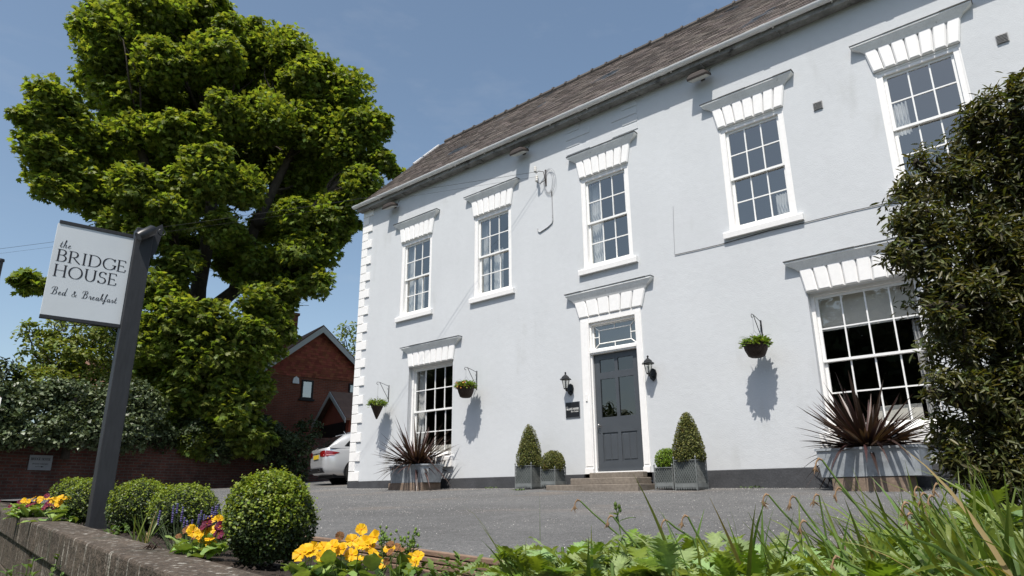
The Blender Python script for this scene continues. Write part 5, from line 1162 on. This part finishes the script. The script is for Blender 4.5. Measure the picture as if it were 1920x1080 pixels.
SL = [(200,60,60,26),(290,45,75,27),(375,40,62,27.5),(450,95,62,27),(530,105,62,26.5),(590,155,60,26),(650,175,52,25.5),(690,238,42,25),(650,270,60,25.5),(712,300,26,25),(738,322,13,25),(680,345,40,25),(600,240,65,26),(560,330,60,27.5),
      (620,405,48,26),(602,468,42,26),(632,448,17,26),(560,515,44,26.5),(515,430,50,28),(480,300,60,28.5),(430,205,75,29),(340,150,75,28.5),(245,160,70,27),(185,105,42,26),(92,178,40,25),(62,222,32,25),(112,235,60,25.5),(70,275,40,25),(110,305,55,25.5),(170,272,50,26.5),
      (97,350,34,25),(560,468,46,25.5),(592,528,34,25.5),(468,515,34,26),(540,545,36,25.5),(525,620,30,25.5),(232,185,42,26.2),(255,245,42,25.8),(222,110,38,26.2),(525,578,30,25.5),(505,620,30,25.2),(372,250,40,24.6),(425,215,45,24.8),(148,350,50,25.5),(195,385,42,26),(255,350,50,24.5),(335,255,50,25),(385,330,55,24),(450,350,48,24.5),(330,395,46,24.5),(262,440,46,25),(215,415,32,25),(420,430,40,24.5),(545,405,35,25),(500,220,55,25),(400,110,55,25),(300,120,50,25),
      (330,500,42,25),(285,545,45,24.5),(330,590,48,24),(410,600,42,24),(480,560,36,24.5),(290,640,50,24.5),(380,660,70,24.5),(455,640,55,24.5),(500,610,26,25),(350,740,60,25),(430,760,60,24.8),(500,650,26,25),(265,690,34,25.5),(480,725,36,25.2),(310,780,42,25.2),(380,820,45,25),(470,810,45,25.3),
      (50,522,20,24.5),(80,535,18,24.5),(35,528,10,24.5),(430,500,30,28),(350,470,35,28),(300,700,45,27),
      (480,480,36,25.5),(505,500,40,26),(150,310,50,29),(260,260,60,30),(380,220,70,30),(520,200,60,30),(600,300,60,30),(540,270,50,29),(220,330,50,29),(330,330,75,30),(440,280,80,31),(250,180,70,31),(160,330,60,29),(560,400,55,30),(420,450,40,30),(300,420,60,30),(610,340,60,29),(350,60,60,31),(120,260,50,28),(470,130,60,31),(380,750,70,28),(330,650,70,28),(450,690,60,28)]
lum = []
for q in SL:                                          # every bough is a handful of smaller leafy masses
    c = pl(*q); k = 1 if c[3] < .5 else (9 if c[3] > .9 else 6)
    for j in range(k):
        if k == 1: lum.append(c); break
        d = unit(rng.normal(size=3))*c[3]*rng.uniform(.25, .85); lum.append((c[0]+d[0], c[1]+d[1], c[2]+d[2]*.9, c[3]*rng.uniform(.30, .52), .8))
NB = len(lum)
for q in list(lum):                                   # ragged outer sprays on every bough
    for k in range(2):
        d = unit(rng.normal(size=3)); d[2] *= .6; c = np.array(q[:3])+d*q[3]*rng.uniform(1.0, 1.3); lum.append((c[0], c[1], c[2], q[3]*rng.uniform(.18, .34)))
tb = atd(352, 850, 27.0); tb[2] = .8
def tp(u, v, D): return atd(u, v, D)
stems = [[tb, tp(352, 760, 27), tp(365, 640, 27), tp(372, 540, 27), tp(395, 420, 27.2), tp(400, 300, 27.2), tp(385, 180, 27.2)], [tp(365, 640, 27), tp(345, 560, 26.6), tp(320, 430, 26.4), tp(270, 300, 26.2), tp(235, 190, 26.2)],
         [tp(372, 600, 27), tp(440, 545, 27), tp(480, 420, 26.6), tp(540, 300, 26.4), tp(590, 220, 26.2)], [tp(320, 430, 26.4), tp(220, 380, 26), tp(140, 320, 25.6)], [tp(480, 420, 26.6), tp(580, 400, 26), tp(640, 340, 25.6)], [tp(352, 700, 27), tp(250, 620, 26), tp(120, 545, 25), tp(60, 530, 24.6)]]
tree('sycamore_tree', tb, 'huge bright green sycamore towering behind the hanging sign', lum, MAPLE, .165, M_syc, 2900, stems, 300, tr=.42, sub=.34, inner=.5, nsub=34, flat=.6, rnd=.7, radr=(.4, 1.35), nlimb=170, fill=[pl(*q) for q in SL], thin=.55)
M_shr = mat('light_shrub_leaf', (.17, .21, .05), .5, var=.4, huev=.03, trans=.3); M_con = mat('dark_evergreen_leaf', (.045, .066, .024), .6, var=.5, huev=.02, trans=.1); M_ivy = mat('ivy_leaf', (.085, .112, .050), .42, var=.5, huev=.02, spec=.45, trans=.1)
def bush(name, px, label, tmpl, ls, mm, per, seed, bz=None, **kw):
    lm = [pl(*q) for q in px]; b = np.array([np.mean([q[0] for q in lm]), np.mean([q[1] for q in lm]), 0]); b[2] = bz if bz is not None else min(q[2]-q[3] for q in lm)-.3
    top = np.array([b[0], b[1], max(q[2] for q in lm)*.8+b[2]*.2]); return tree(name, b, label, lm, tmpl, ls, mm, per, [[b, b*.5+top*.5, top]], seed, tr=kw.pop('tr', .12), **kw)
bush('young_tree', [(70,640,34,29),(60,690,30,29),(110,620,30,29.5),(115,670,44,29),(160,630,36,29.5),(165,690,44,29),(205,650,34,29.5),(55,615,16,29),(90,720,40,28.5),(140,735,40,28),(200,720,36,28.5)], 'light green young tree rising above the ivy at left', OVATE, .17, M_shr, 1000, 310, .9, inner=.3, rnd=.8)
bush('dark_evergreen', [(215,640,34,33),(240,600,30,33),(180,600,22,33),(225,690,40,33),(250,720,40,32),(265,660,26,32),(255,760,44,30),(200,760,40,30)], 'dark evergreen tree showing behind the sign post', OVATE, .20, M_con, 1100, 311, 1.0, rnd=.9)
bush('garden_shrub', [(8,700,26,28),(14,735,30,28),(-20,690,36,28),(30,750,28,27)], 'dark shrub at the far left edge above the ivy', OVATE, .16, M_con, 1100, 312, .9)
bush('distant_tree', [(652,612,16,46),(645,640,20,46),(660,665,18,46),(672,625,22,46),(690,650,30,46),(640,622,9,46)], 'thin pale green tree behind the red house gable', OVATE, .26, M_shr, 130, 313, 1.0, rnd=.9, inner=.05, tr=.2)
# ivy over the brick wall
px = []
for i in range(80):
    u = -30+310*i/79; v = R_.choice((738, 765, 790, 815))+R_.uniform(-8, 8); px.append((u, v, R_.uniform(20, 32), 21.9+.0045*u+(830-v)*.008+R_.uniform(-.1, .4)))
for u, v in ((20,828),(70,822),(95,832),(140,836),(180,830),(210,836),(250,828),(262,838),(275,815),(232,842)): px.append((u, v, 14, 22.2+.004*u))
t = bush('ivy', px, 'dense glossy ivy spilling over the top of the brick wall at left', IVY, .105, M_ivy, 1500, 314, 1.0, rnd=1.0, sub=.3, inner=.5, twig=False, limbs=False, cat='ivy')
px = [(300+R_.uniform(0, 255), 0, R_.uniform(20, 34), 0) for i in range(34)]
px = [(u, R_.uniform(790, 850)+(15 if u > 500 else 0)-(u < 340)*5, r_, 24.0+.007*(u-300)+R_.uniform(-.1, .8)) for u, _, r_, _ in px]+[(535,860,26,26.2),(555,885,24,26.4),(560,850,26,26.5),(520,830,30,26),(580,800,24,27.5),(570,830,24,27)]
bush('hedge', px, 'dark hedge of ivy and shrubs overhanging the brick wall under the big tree', OVATE, .12, M_con, 1500, 315, 1.2, rnd=1.0, sub=.3, inner=.3, twig=False, limbs=False, cat='hedge')
# large dark evergreen bush at right
M_lau = mat('laurel_leaf', (.078, .084, .028), .40, var=.65, huev=.05, spec=.35, trans=.28)
RB = [(1858,255,58,5.0),(1905,205,52,5.0),(1918,160,22,4.9),(1830,215,34,4.9),(1788,330,58,4.9),(1880,350,90,5.1),(1712,352,30,4.7),(1735,410,52,4.7),(1690,420,24,4.6),(1685,478,36,4.6),(1730,480,50,4.7),(1820,460,85,5.0),(1910,470,90,5.1),(1765,545,44,4.7),(1850,600,95,5.0),(1795,655,46,4.7),(1775,600,28,4.6),(1745,572,16,4.5),
      (1800,730,52,4.7),(1880,740,90,5.0),(1758,740,18,4.6),(1770,800,34,4.7),(1790,850,42,4.7),(1860,860,70,4.9),(1940,600,120,5.2),(1950,800,110,5.2),(1960,300,90,5.2),(1835,900,40,4.8),(1745,735,12,4.5),(1810,560,60,4.8),(1900,900,60,4.9),(1720,300,14,4.7),(2020,500,150,5.4),(2020,760,140,5.4),(2000,330,110,5.3)]
lm = [pl(*q) for q in RB]; b = atd(1880, 1000, 5.2); b[2] = soilz(b[0], b[1])
tree('evergreen_bush', b, 'tall dark glossy evergreen bush covering the right side of the house', lm, LANCE, .056, M_lau, 22000, [[b, tp(1870, 800, 5.2), tp(1870, 500, 5.2), tp(1880, 300, 5.2)], [tp(1870, 800, 5.2), tp(1800, 600, 5), tp(1760, 450, 4.9)]], 320, cat='bush', tr=.06, sub=.25, inner=.4, nsub=46, flat=.8, rnd=.9, radr=(.5, 1.22))
for ob in list(bpy.data.objects):
    if ob.name.startswith('crown') and ob.parent and ob.parent.name.startswith('evergreen'): ob.scale = (1, 1, 1)
# trees across the road (they stand behind the camera and show in the panes)
lm = []
for i in range(90):
    x = -50+80*i/89+R_.uniform(-.5, .5); top = 10.5 if x > 1 or x < -19 else 5.0+1.5*math.sin(x*1.1); top *= R_.uniform(.85, 1.1); z = -.5
    while z < top-1.5: lm.append((x+R_.uniform(-.6, .6), -27+R_.uniform(-1, 1), z, R_.uniform(1.5, 2.3))); z += 1.9
P, Nn = spray(lm, 90, .5, 10, .5, .3); n = len(P)
tag(leafmesh('roadside_trees', OVATE, P, Nn, rdir(n), rng.uniform(.4, .7, n), M_con), 'belt of dark trees along the far side of the road', 'trees', kind='stuff')

# ================================================================== neighbour houses
Dg = np.array([.22, .975, 0]); Dg /= np.linalg.norm(Dg); Ng = np.array([Dg[1], -Dg[0], 0]); APX = atd(603, 615, 32)
def onp(u, v, p0=APX, nn=Ng): d = ray(u, v); return CAMP+d*(np.dot(p0-CAMP, nn)/np.dot(d, nn))
M_rb = brick_mat('red_brick', (.26, .080, .045), (.20, .064, .038), (.20, .14, .11), (Dg[0], Dg[1]), bw=.225, bh=.075, ms=.008, noise=[(1.5, .8, 1.15)], bumps=.3); M_tile = mat('hung_tile', (.30, .085, .048), .85, var=.28, huev=.01, noise=[(2, .85, 1.15)])
M_rt = mat('brown_roof_tile', (.17, .10, .07), .9, var=.25, noise=[(3, .8, 1.2)]); M_trim = mat('grey_white_trim', (.50, .50, .48), .6); M_dark = mat('dark_frame', (.015, .013, .013), .5); M_lg = glass_mat('pale_glass', (.5, .55, .6), .35)
rh = thing('brick_house', (APX[0], APX[1], .4), 'red brick house with a tile-hung gable beyond the parked car', 'house'); O = np.array([APX[0], APX[1], .4])
az_ = APX[2]-.4; Rr = onp(668, 684)-APX; run, drop = abs(np.dot(Rr, Dg)), -Rr[2]; sl_ = drop/run; HWd = 4.3; ez = az_-HWd*sl_
def g3(s, z, o=0.): return Dg*s+Ng*o+np.array([0, 0, z])
mb = MB(); mb.prism([g3(-HWd, -1.5), g3(HWd, -1.5), g3(HWd, ez), g3(0, az_-.05), g3(-HWd, ez)], (0,0,0), -Ng*9)
mb.build('wall', M_rb, rh)
mb = MB()
for s_ in (-1, 1):
    a, b = g3(0, az_+.10, .25), g3(s_*(HWd+.35), az_-(HWd+.35)*sl_+.10, .25); mb.prism([a, b, b-Ng*9.5, a-Ng*9.5], (0,0,0), (0,0,-.12))
mb.build('roof', M_rt, rh)
mb = MB()
for s_ in (-1, 1):
    a, b = g3(0, az_+.0, .26), g3(s_*(HWd+.35), az_-(HWd+.35)*sl_+.0, .26); mb.prism([a+np.array([0,0,.02]), b+np.array([0,0,.02]), b-np.array([0,0,.22]), a-np.array([0,0,.26])], (0,0,0), Ng*.03)
mb.build('bargeboard', M_trim, rh)
zt0 = onp(600, 710)[2]-.4; mb = MB(); z = zt0; row = 0
while z < az_-.1:
    hw = min(HWd, (az_-z)/sl_)-.02; s = -hw+(.08 if row % 2 else 0)
    while s < hw:
        e = min(s+.165, hw); mb.add([g3(s+.003, z, .045), g3(e-.003, z, .045), g3(e-.003, z+.125, .012), g3(s+.003, z+.125, .012), g3(s+.003, z, .02), g3(e-.003, z, .02)], [(0,1,2,3),(4,5,1,0)]); s += .165
    z += .105; row += 1
mb.build('hung_tiles', M_tile, rh)
def winp(u0, v0, u1, v1, nm='window'):
    a, b = onp(u0, v0)-O, onp(u1, v1)-O; s0, s1, z0, z1 = np.dot(a, Dg), np.dot(b, Dg), b[2], a[2]; mb = MB(); t_ = .07
    for q in ((s0, s0+t_, z0, z1), (s1-t_, s1, z0, z1), (s0+t_, s1-t_, z0, z0+t_), (s0+t_, s1-t_, z1-t_, z1)): mb.prism([g3(q[0], q[2], .06), g3(q[1], q[2], .06), g3(q[1], q[3], .06), g3(q[0], q[3], .06)], (0,0,0), -Ng*.05)
    mb.prism([g3(s0-.08, z0-.08, .10), g3(s1+.08, z0-.08, .10), g3(s1+.08, z0-.001, .10), g3(s0-.08, z0-.001, .10)], (0,0,0), -Ng*.09)
    w = mb.build(nm, M_dark, rh); mb = MB(); mb.add([g3(s0+t_, z0+t_, .03), g3(s1-t_, z0+t_, .03), g3(s1-t_, z1-t_, .03), g3(s0+t_, z1-t_, .03)], [(0,1,2,3)]); mb.build('glass', M_lg, w)
winp(566, 712, 585, 749); winp(654, 719, 674, 740)
a = onp(554, 713)-O; mb = MB(); mb.prism([g3(np.dot(a, Dg)+q, a[2]+w_, .02) for q, w_ in ((-.15, -.15), (.15, -.15), (.12, .08), (0, .17), (-.12, .08))], (0,0,0), Ng*.08); mb.build('alarm_box', M_white, rh)
ch_ = APX-Ng*4.2-Dg*1.9; uu = atd(538, 600, 33.5)-O; mb = MB(); c = np.array([uu[0], uu[1], 0]); mb.obox(c+np.array([0,0,az_-.4]), Dg, Ng, (0,0,1), .42, .35, 1.25); mb.obox(c+np.array([0,0,az_+.90]), Dg, Ng, (0,0,1), .48, .41, .06); chm = mb.build('chimney', M_rb, rh)
mb = MB(); q = c+np.array([0, 0, az_+.95]); mb.tube([q, q+np.array([0, 0, .9])], .02, 5)
for k in range(2): mb.tube([q+np.array([0,0,.45+.32*k])-CR*.1, q+np.array([0,0,.42+.32*k])+CR*1.0], .012, 5)
mb.build('aerial', M_steel, chm)
# long wing behind the tree
mb = MB(); mb.prism([g3(-HWd-.01, -1.5, -1.5), g3(-9, -1.5, -1.5), g3(-9, ez-.2, -1.5), g3(-HWd-.01, ez-.2, -1.5)], (0,0,0), -Ng*6); mb.build('wing_wall', M_rb, rh)
mb = MB(); mb.prism([g3(-HWd-.01, ez-.3, -1.2), g3(-9.3, ez-.3, -1.2), g3(-9.3, ez+1.9, -4.2), g3(-HWd-.01, ez+1.9, -4.2)], (0,0,0), np.array([0,0,-.1])); mb.build('wing_roof', M_rt, rh)
# porch
pa = atd(630, 737, 29.6); L0, R0_ = None, None
def onq(u, v): d = ray(u, v); return CAMP+d*(np.dot(pa-CAMP, Dg)/np.dot(d, Dg))
le = onq(598, 796)-pa; hw = abs(np.dot(le, Ng)); dz = -le[2]; po = np.array([pa[0], pa[1], 0])-O; po[2] = 0; pz = pa[2]-.4
def q3(s, z, o=0.): return po+Ng*s+Dg*o+np.array([0, 0, z])
pt = MB(); pt.prism([q3(-hw+.15, -1.5), q3(hw-.15, -1.5), q3(hw-.15, pz-dz), q3(0, pz-.1), q3(-hw+.15, pz-dz)], (0,0,0), Dg*5); pt.build('porch_wall', M_tile, rh)
pt = MB()
for s_ in (-1, 1): pt.prism([q3(0, pz+.06, -.25), q3(s_*hw*1.08, pz-dz*1.08+.06, -.25), q3(s_*hw*1.08, pz-dz*1.08+.06, 5), q3(0, pz+.06, 5)], (0,0,0), (0,0,-.10))
pt.build('porch_roof', M_rt, rh)
pt = MB()
for s_ in (-1, 1): pt.prism([q3(0, pz+.04, -.26), q3(s_*hw*1.08, pz-dz*1.08+.04, -.26), q3(s_*hw*1.08, pz-dz*1.08-.14, -.26), q3(0, pz-.16, -.26)], (0,0,0), -Dg*.03)
pt.build('porch_bargeboard', M_trim, rh)
pt = MB(); pt.prism([q3(-hw*.75, -1.2, -.02), q3(hw*.75, -1.2, -.02), q3(hw*.75, pz-dz-.12, -.02), q3(-hw*.75, pz-dz-.12, -.02)], (0,0,0), -Dg*.03); pt.build('porch_opening', M_dark, rh)
# far house glimpsed under the tree
fh = atd(212, 722, 62); t = thing('distant_house', (fh[0], fh[1], 0), 'distant white house with a grey roof glimpsed under the big tree', 'house'); ax_ = unit(np.array([CR[0], CR[1], 0])); ay_ = unit(np.array([CW[0], CW[1], 0])); z0 = fh[2]
def h3(s, z, o): return ax_*s+ay_*o+np.array([0, 0, z])
mb = MB(); mb.prism([h3(-4, 0, 0), h3(1.0, 0, 0), h3(1.0, z0-.6, 0), h3(-4, z0-.6, 0)], (0,0,0), ay_*6); mb.build('wall', M_white, t)
mb = MB(); mb.prism([h3(-4.3, z0-.65, -.3), h3(1.05, z0-.65, -.3), h3(1.05, z0+1.0, 3), h3(-4.3, z0+1.0, 3)], (0,0,0), (0,0,-.15)); mb.build('roof', mat('grey_tile', (.16, .14, .15), .9), t)
mb = MB(); mb.prism([h3(1.051, z0-.85, -.35), h3(1.2, z0-.85, -.35), h3(1.2, z0+1.1, 3), h3(1.051, z0+1.1, 3)], (0,0,0), (0,0,-.3)); mb.build('verge', M_white, t)
# left edge: black pole and red and white road sign
p = atd(1.5, 490, 14); mb = MB(); mb.tube([(0,0,0), (0,0,p[2]+1.6)], [.05, .04], 10); mb.tube([(0,0,p[2]+1.6), (0,0,p[2]+1.64)], [.055, .05], 10); o = mb.build('lamp_post', M_black); o.location = (p[0], p[1], -1.6); tag(o, 'slim black post at the left edge of the picture', 'post')
p = atd(4, 743, 12); p2 = atd(2, 773, 12); hS = p[2]-p2[2]; axs = unit(np.array([CR[0], CR[1], 0])*.9+np.array([0, .3, 0])); nS = np.cross(axs, [0, 0, 1.]); nS = nS if np.dot(nS, CW) < 0 else -nS
t = thing('road_sign', (p[0], p[1], -1.6), 'white road sign with red blocks cut by the left edge', 'road sign'); mb = MB(); zc = p2[2]+hS/2+1.6; c = -axs*.22+np.array([0, 0, zc])
M_red = mat('sign_red', (.35, .01, .012), .5)
def sp_(w, h, o, c_=.05): return [c+axs*x+np.array([0, 0, z])+nS*o for x, z in ((-w+c_,-h),(w-c_,-h),(w,-h+c_),(w,h-c_),(w-c_,h),(-w+c_,h),(-w,h-c_),(-w,-h+c_))]
mb.prism(sp_(.22, hS/2+.02, 0), (0,0,0), nS*.006); mb.build('panel', M_white, t); mb = MB()
for k in range(4):
    zz = -hS/2+hS*(k+.6)/4.2
    mb.prism([c+axs*x+np.array([0, 0, zz+dz_])+nS*.0065 for x, dz_ in ((-.15,-.03),(.20,-.03),(.20,.03),(-.15,.03))], (0,0,0), nS*.0012)
mb.build('red_blocks', M_red, t); mb = MB(); mb.tube([c*np.array([1,1,0])-nS*.03, c-nS*.03], .03, 8); mb.build('pole', M_galv, t)

# ================================================================== car
M_car = mat('silver_paint', (.66, .67, .68), .28, metal=.45, spec=.6, coat=.6); M_cgl = mat('tinted_glass', (.008, .009, .010), .06, spec=.7); M_tyre = mat('tyre', (.012, .012, .012), .85); M_rim = mat('alloy', (.40, .40, .41), .35, metal=.8)
M_tail = mat('tail_light', (.20, .004, .006), .15, spec=.7, coat=.8); M_tail2 = mat('tail_light_clear', (.60, .30, .30), .2, spec=.7); M_plate = mat('yellow_plate', (.60, .42, .03), .5); M_cblk = mat('black_trim', (.012, .012, .013), .5); M_chr = mat('chrome', (.6, .6, .6), .15, metal=1)
cf = np.array([.33, .944]); cf /= np.linalg.norm(cf); cp = atd(604, 905, 21.6); rz = math.atan2(cf[1], cf[0])
cl = np.array([-cf[1], cf[0]]); org = np.array([cp[0]+cl[0]*.86, cp[1]+cl[1]*.86, 0]); org[2] = G(org[0], org[1])+.0
car = thing('parked_car', org, 'silver estate car parked beyond the left corner of the white house', 'car', rz=rz)
ST = [(0.0,.66,.50,.93),(.05,.80,.38,1.0),(.16,.87,.30,1.03),(.45,.91,.26,1.03),(1.0,.93,.24,1.01),(1.8,.93,.22,.99),(2.8,.93,.22,.97),(3.8,.92,.24,.95),(4.5,.86,.30,.86),(4.8,.74,.36,.74),(4.9,.5,.45,.62)]
def hwz(x, z):
    w = np.interp(x, [s[0] for s in ST], [s[1] for s in ST]); zb, zt = np.interp(x, [s[0] for s in ST], [s[2] for s in ST]), np.interp(x, [s[0] for s in ST], [s[3] for s in ST])
    f = (z-zb)/(zt-zb); return w*np.interp(f, [0, .12, .35, .6, .75, .9, 1.0], [.88, .965, 1.0, .995, .975, .955, .93])
mb = MB(); FR = [0, .06, .12, .25, .35, .5, .6, .7, .8, .9, 1.0]; n = len(FR)*2
for s in ST:
    zb, zt = s[2], s[3]; ring = [(s[0], -hwz(s[0], zb+f*(zt-zb)), zb+f*(zt-zb)) for f in FR]+[(s[0], hwz(s[0], zb+f*(zt-zb)), zb+f*(zt-zb)) for f in FR[::-1]]; mb.v += ring
for i in range(len(ST)-1):
    for k in range(n): mb.f.append((i*n+k, (i+1)*n+k, (i+1)*n+(k+1) % n, i*n+(k+1) % n)); mb.sm.append(True)
mb.f.append(tuple(range(n))); mb.sm.append(False); mb.f.append(tuple(range(len(mb.v)-1, len(mb.v)-n-1, -1))); mb.sm.append(False)
mb.build('body', M_car, car); car.scale = (1.03, 1.03, 1.08)
RF = [(.14,1.02),(.36,1.21),(.62,1.39),(.85,1.46),(1.5,1.50),(2.2,1.51),(2.8,1.47),(3.1,1.39),(3.5,1.16),(3.78,.98)]; mb = MB(); n = 8
for x, z in RF:
    t_ = (z-1.0)/.51; wb, wt = .865, .865-.20*t_; zl = min(1.0, z-.01); mb.v += [(x,-wb,zl),(x,-(wb*.6+wt*.4),zl+(z-zl)*.45),(x,-wt,z-.05*t_),(x,-wt+.12,z),(x,wt-.12,z),(x,wt,z-.05*t_),(x,(wb*.6+wt*.4),zl+(z-zl)*.45),(x,wb,zl)]
for i in range(len(RF)-1):
    for k in range(n-1): mb.f.append((i*n+k, (i+1)*n+k, (i+1)*n+k+1, i*n+k+1)); mb.sm.append(True)
mb.build('cabin', M_car, car)
def sidep(pts, off, sgn=-1):
    out = []
    for x, z in pts:
        zt_ = np.interp(x, [r[0] for r in RF], [r[1] for r in RF]); t_ = (zt_-1.0)/.51; wb, wt = .865, .865-.20*t_; zl = 1.0; f = (z-zl)/max(.05, zt_-zl)
        w = np.interp(f, [0, .45, .9, 1], [wb, wb*.6+wt*.4, wt, wt-.08]); out.append((x, sgn*(w+off), z))
    return out
mb = MB()
for sgn in (-1, 1):
    for pts in ([(.58,1.06),(.72,1.20),(.95,1.36),(1.32,1.41),(1.32,1.05)], [(1.38,1.05),(1.38,1.415),(2.25,1.43),(2.25,1.04)], [(2.31,1.04),(2.31,1.43),(2.75,1.40),(3.3,1.12),(3.36,1.04)]):
        q = sidep(pts, .008, sgn); mb.add(q, [tuple(range(len(q)))])
mb.add([(.12,-.66,1.06),(.12,.66,1.06),(.60,.56,1.395),(.60,-.56,1.395)], [(0,1,2,3)]); mb.build('windows', M_cgl, car)
mb = MB()
for sgn in (-1, 1):
    xs_ = [.0, .04, .1, .2, .32, .44]; up_ = [.93, .935, .93, .92, .905, .885]; lo_ = [.77, .765, .77, .79, .83, .87]; vs = []
    for x, a, b in zip(xs_, up_, lo_): vs += [(x-.008, sgn*(hwz(x, a)+.008), a), (x-.008, sgn*(hwz(x, (a+b)/2)+.012), (a+b)/2), (x-.008, sgn*(hwz(x, b)+.008), b)]
    vs = [(-.012, sgn*.42, .91), (-.014, sgn*.42, .85), (-.012, sgn*.42, .79)]+vs; m_ = len(vs)//3
    mb.add(vs, [(3*i+k, 3*i+3+k, 3*i+4+k, 3*i+1+k) for i in range(m_-1) for k in range(2)], True)
tl = mb.build('tail_light', M_tail, car)
mb = MB()
for sgn in (-1, 1): xs_ = [.02, .1, .2, .3]; vs = []; [vs.extend([(x-.012, sgn*(hwz(x, .84)+.017), .825), (x-.012, sgn*(hwz(x, .82)+.016), .80)]) for x in xs_]; mb.add(vs, [(2*i, 2*i+2, 2*i+3, 2*i+1) for i in range(3)])
mb.build('reflector', M_tail2, tl)
mb = MB(); mb.box(-.022, -.006, -.27, .27, .72, .83); mb.build('number_plate', M_plate, car)
mb = MB(); mb.box(-.03, .22, -.66, .66, .34, .46); mb.box(-.012, .0, -.5, .5, .865, .88)
mb.box(.3, 4.6, -.80, .80, .20, .34); mb.build('bumper_trim', M_cblk, car, bevel=.02)
mb = MB(); mb.box(-.04, .05, -.60, -.40, .375, .43); mb.box(-.04, .05, .40, .60, .375, .43); mb.build('exhaust', M_chr, car, bevel=.01)
mb = MB()
for sgn in (-1, 1): mb.tube([(.7, sgn*.60, 1.44), (1.0, sgn*.615, 1.515), (1.8, sgn*.62, 1.545), (2.6, sgn*.61, 1.52)], .014, 6)
mb.tube([(.85, 0, 1.47), (.78, 0, 1.54)], .012, 6); mb.build('roof_rail', M_chr, car)
for wx in (.98, 3.85):
    for sgn in (-1, 1):
        w = MB(); prof = [(.20, -.10), (.31, -.105), (.335, -.08), (.34, 0), (.335, .08), (.31, .105), (.20, .10)]
        vs = [(wx+r_*math.cos(2*PI*k/28), sgn*.86+y_, .335+r_*math.sin(2*PI*k/28)) for r_, y_ in prof for k in range(28)]
        w.add(vs, [(i*28+k, i*28+(k+1) % 28, (i+1)*28+(k+1) % 28, (i+1)*28+k) for i in range(6) for k in range(28)], True); ww = w.build('wheel', M_tyre, car)
        a = MB()
        for k in range(10):
            q = 2*PI*k/10; d = np.array([math.cos(q), 0, math.sin(q)]); e = np.array([-d[2], 0, d[0]]); c = np.array([wx, sgn*.935, .335]); a.add([c+d*.04-e*.02, c+d*.04+e*.02, c+d*.21+e*.028, c+d*.21-e*.028], [(0,1,2,3)])
        vs = [(wx+r_*math.cos(2*PI*k/24), sgn*.94, .335+r_*math.sin(2*PI*k/24)) for r_ in (.20, .235) for k in range(24)]; a.add(vs, [(k, (k+1) % 24, 24+(k+1) % 24, 24+k) for k in range(24)])
        vs = [(wx+.2*math.cos(2*PI*k/24), sgn*.90, .335+.2*math.sin(2*PI*k/24)) for k in range(24)]
        a.build('rim', M_rim, ww); a = MB(); a.add(vs, [tuple(range(24))]); a.build('hub_shadow_disc', M_cblk, ww)
        # dark wheel arch
        a = MB(); vs = [(wx+r_*math.cos(q), sgn*(hwz(wx, .6)+.002), .335+r_*math.sin(q)) for r_ in (.345, .40) for q in np.linspace(-.25, PI+.25, 20)]; a.add(vs, [(k, k+1, 21+k, 20+k) for k in range(19)]); a.build('wheel_arch', M_cblk, car)
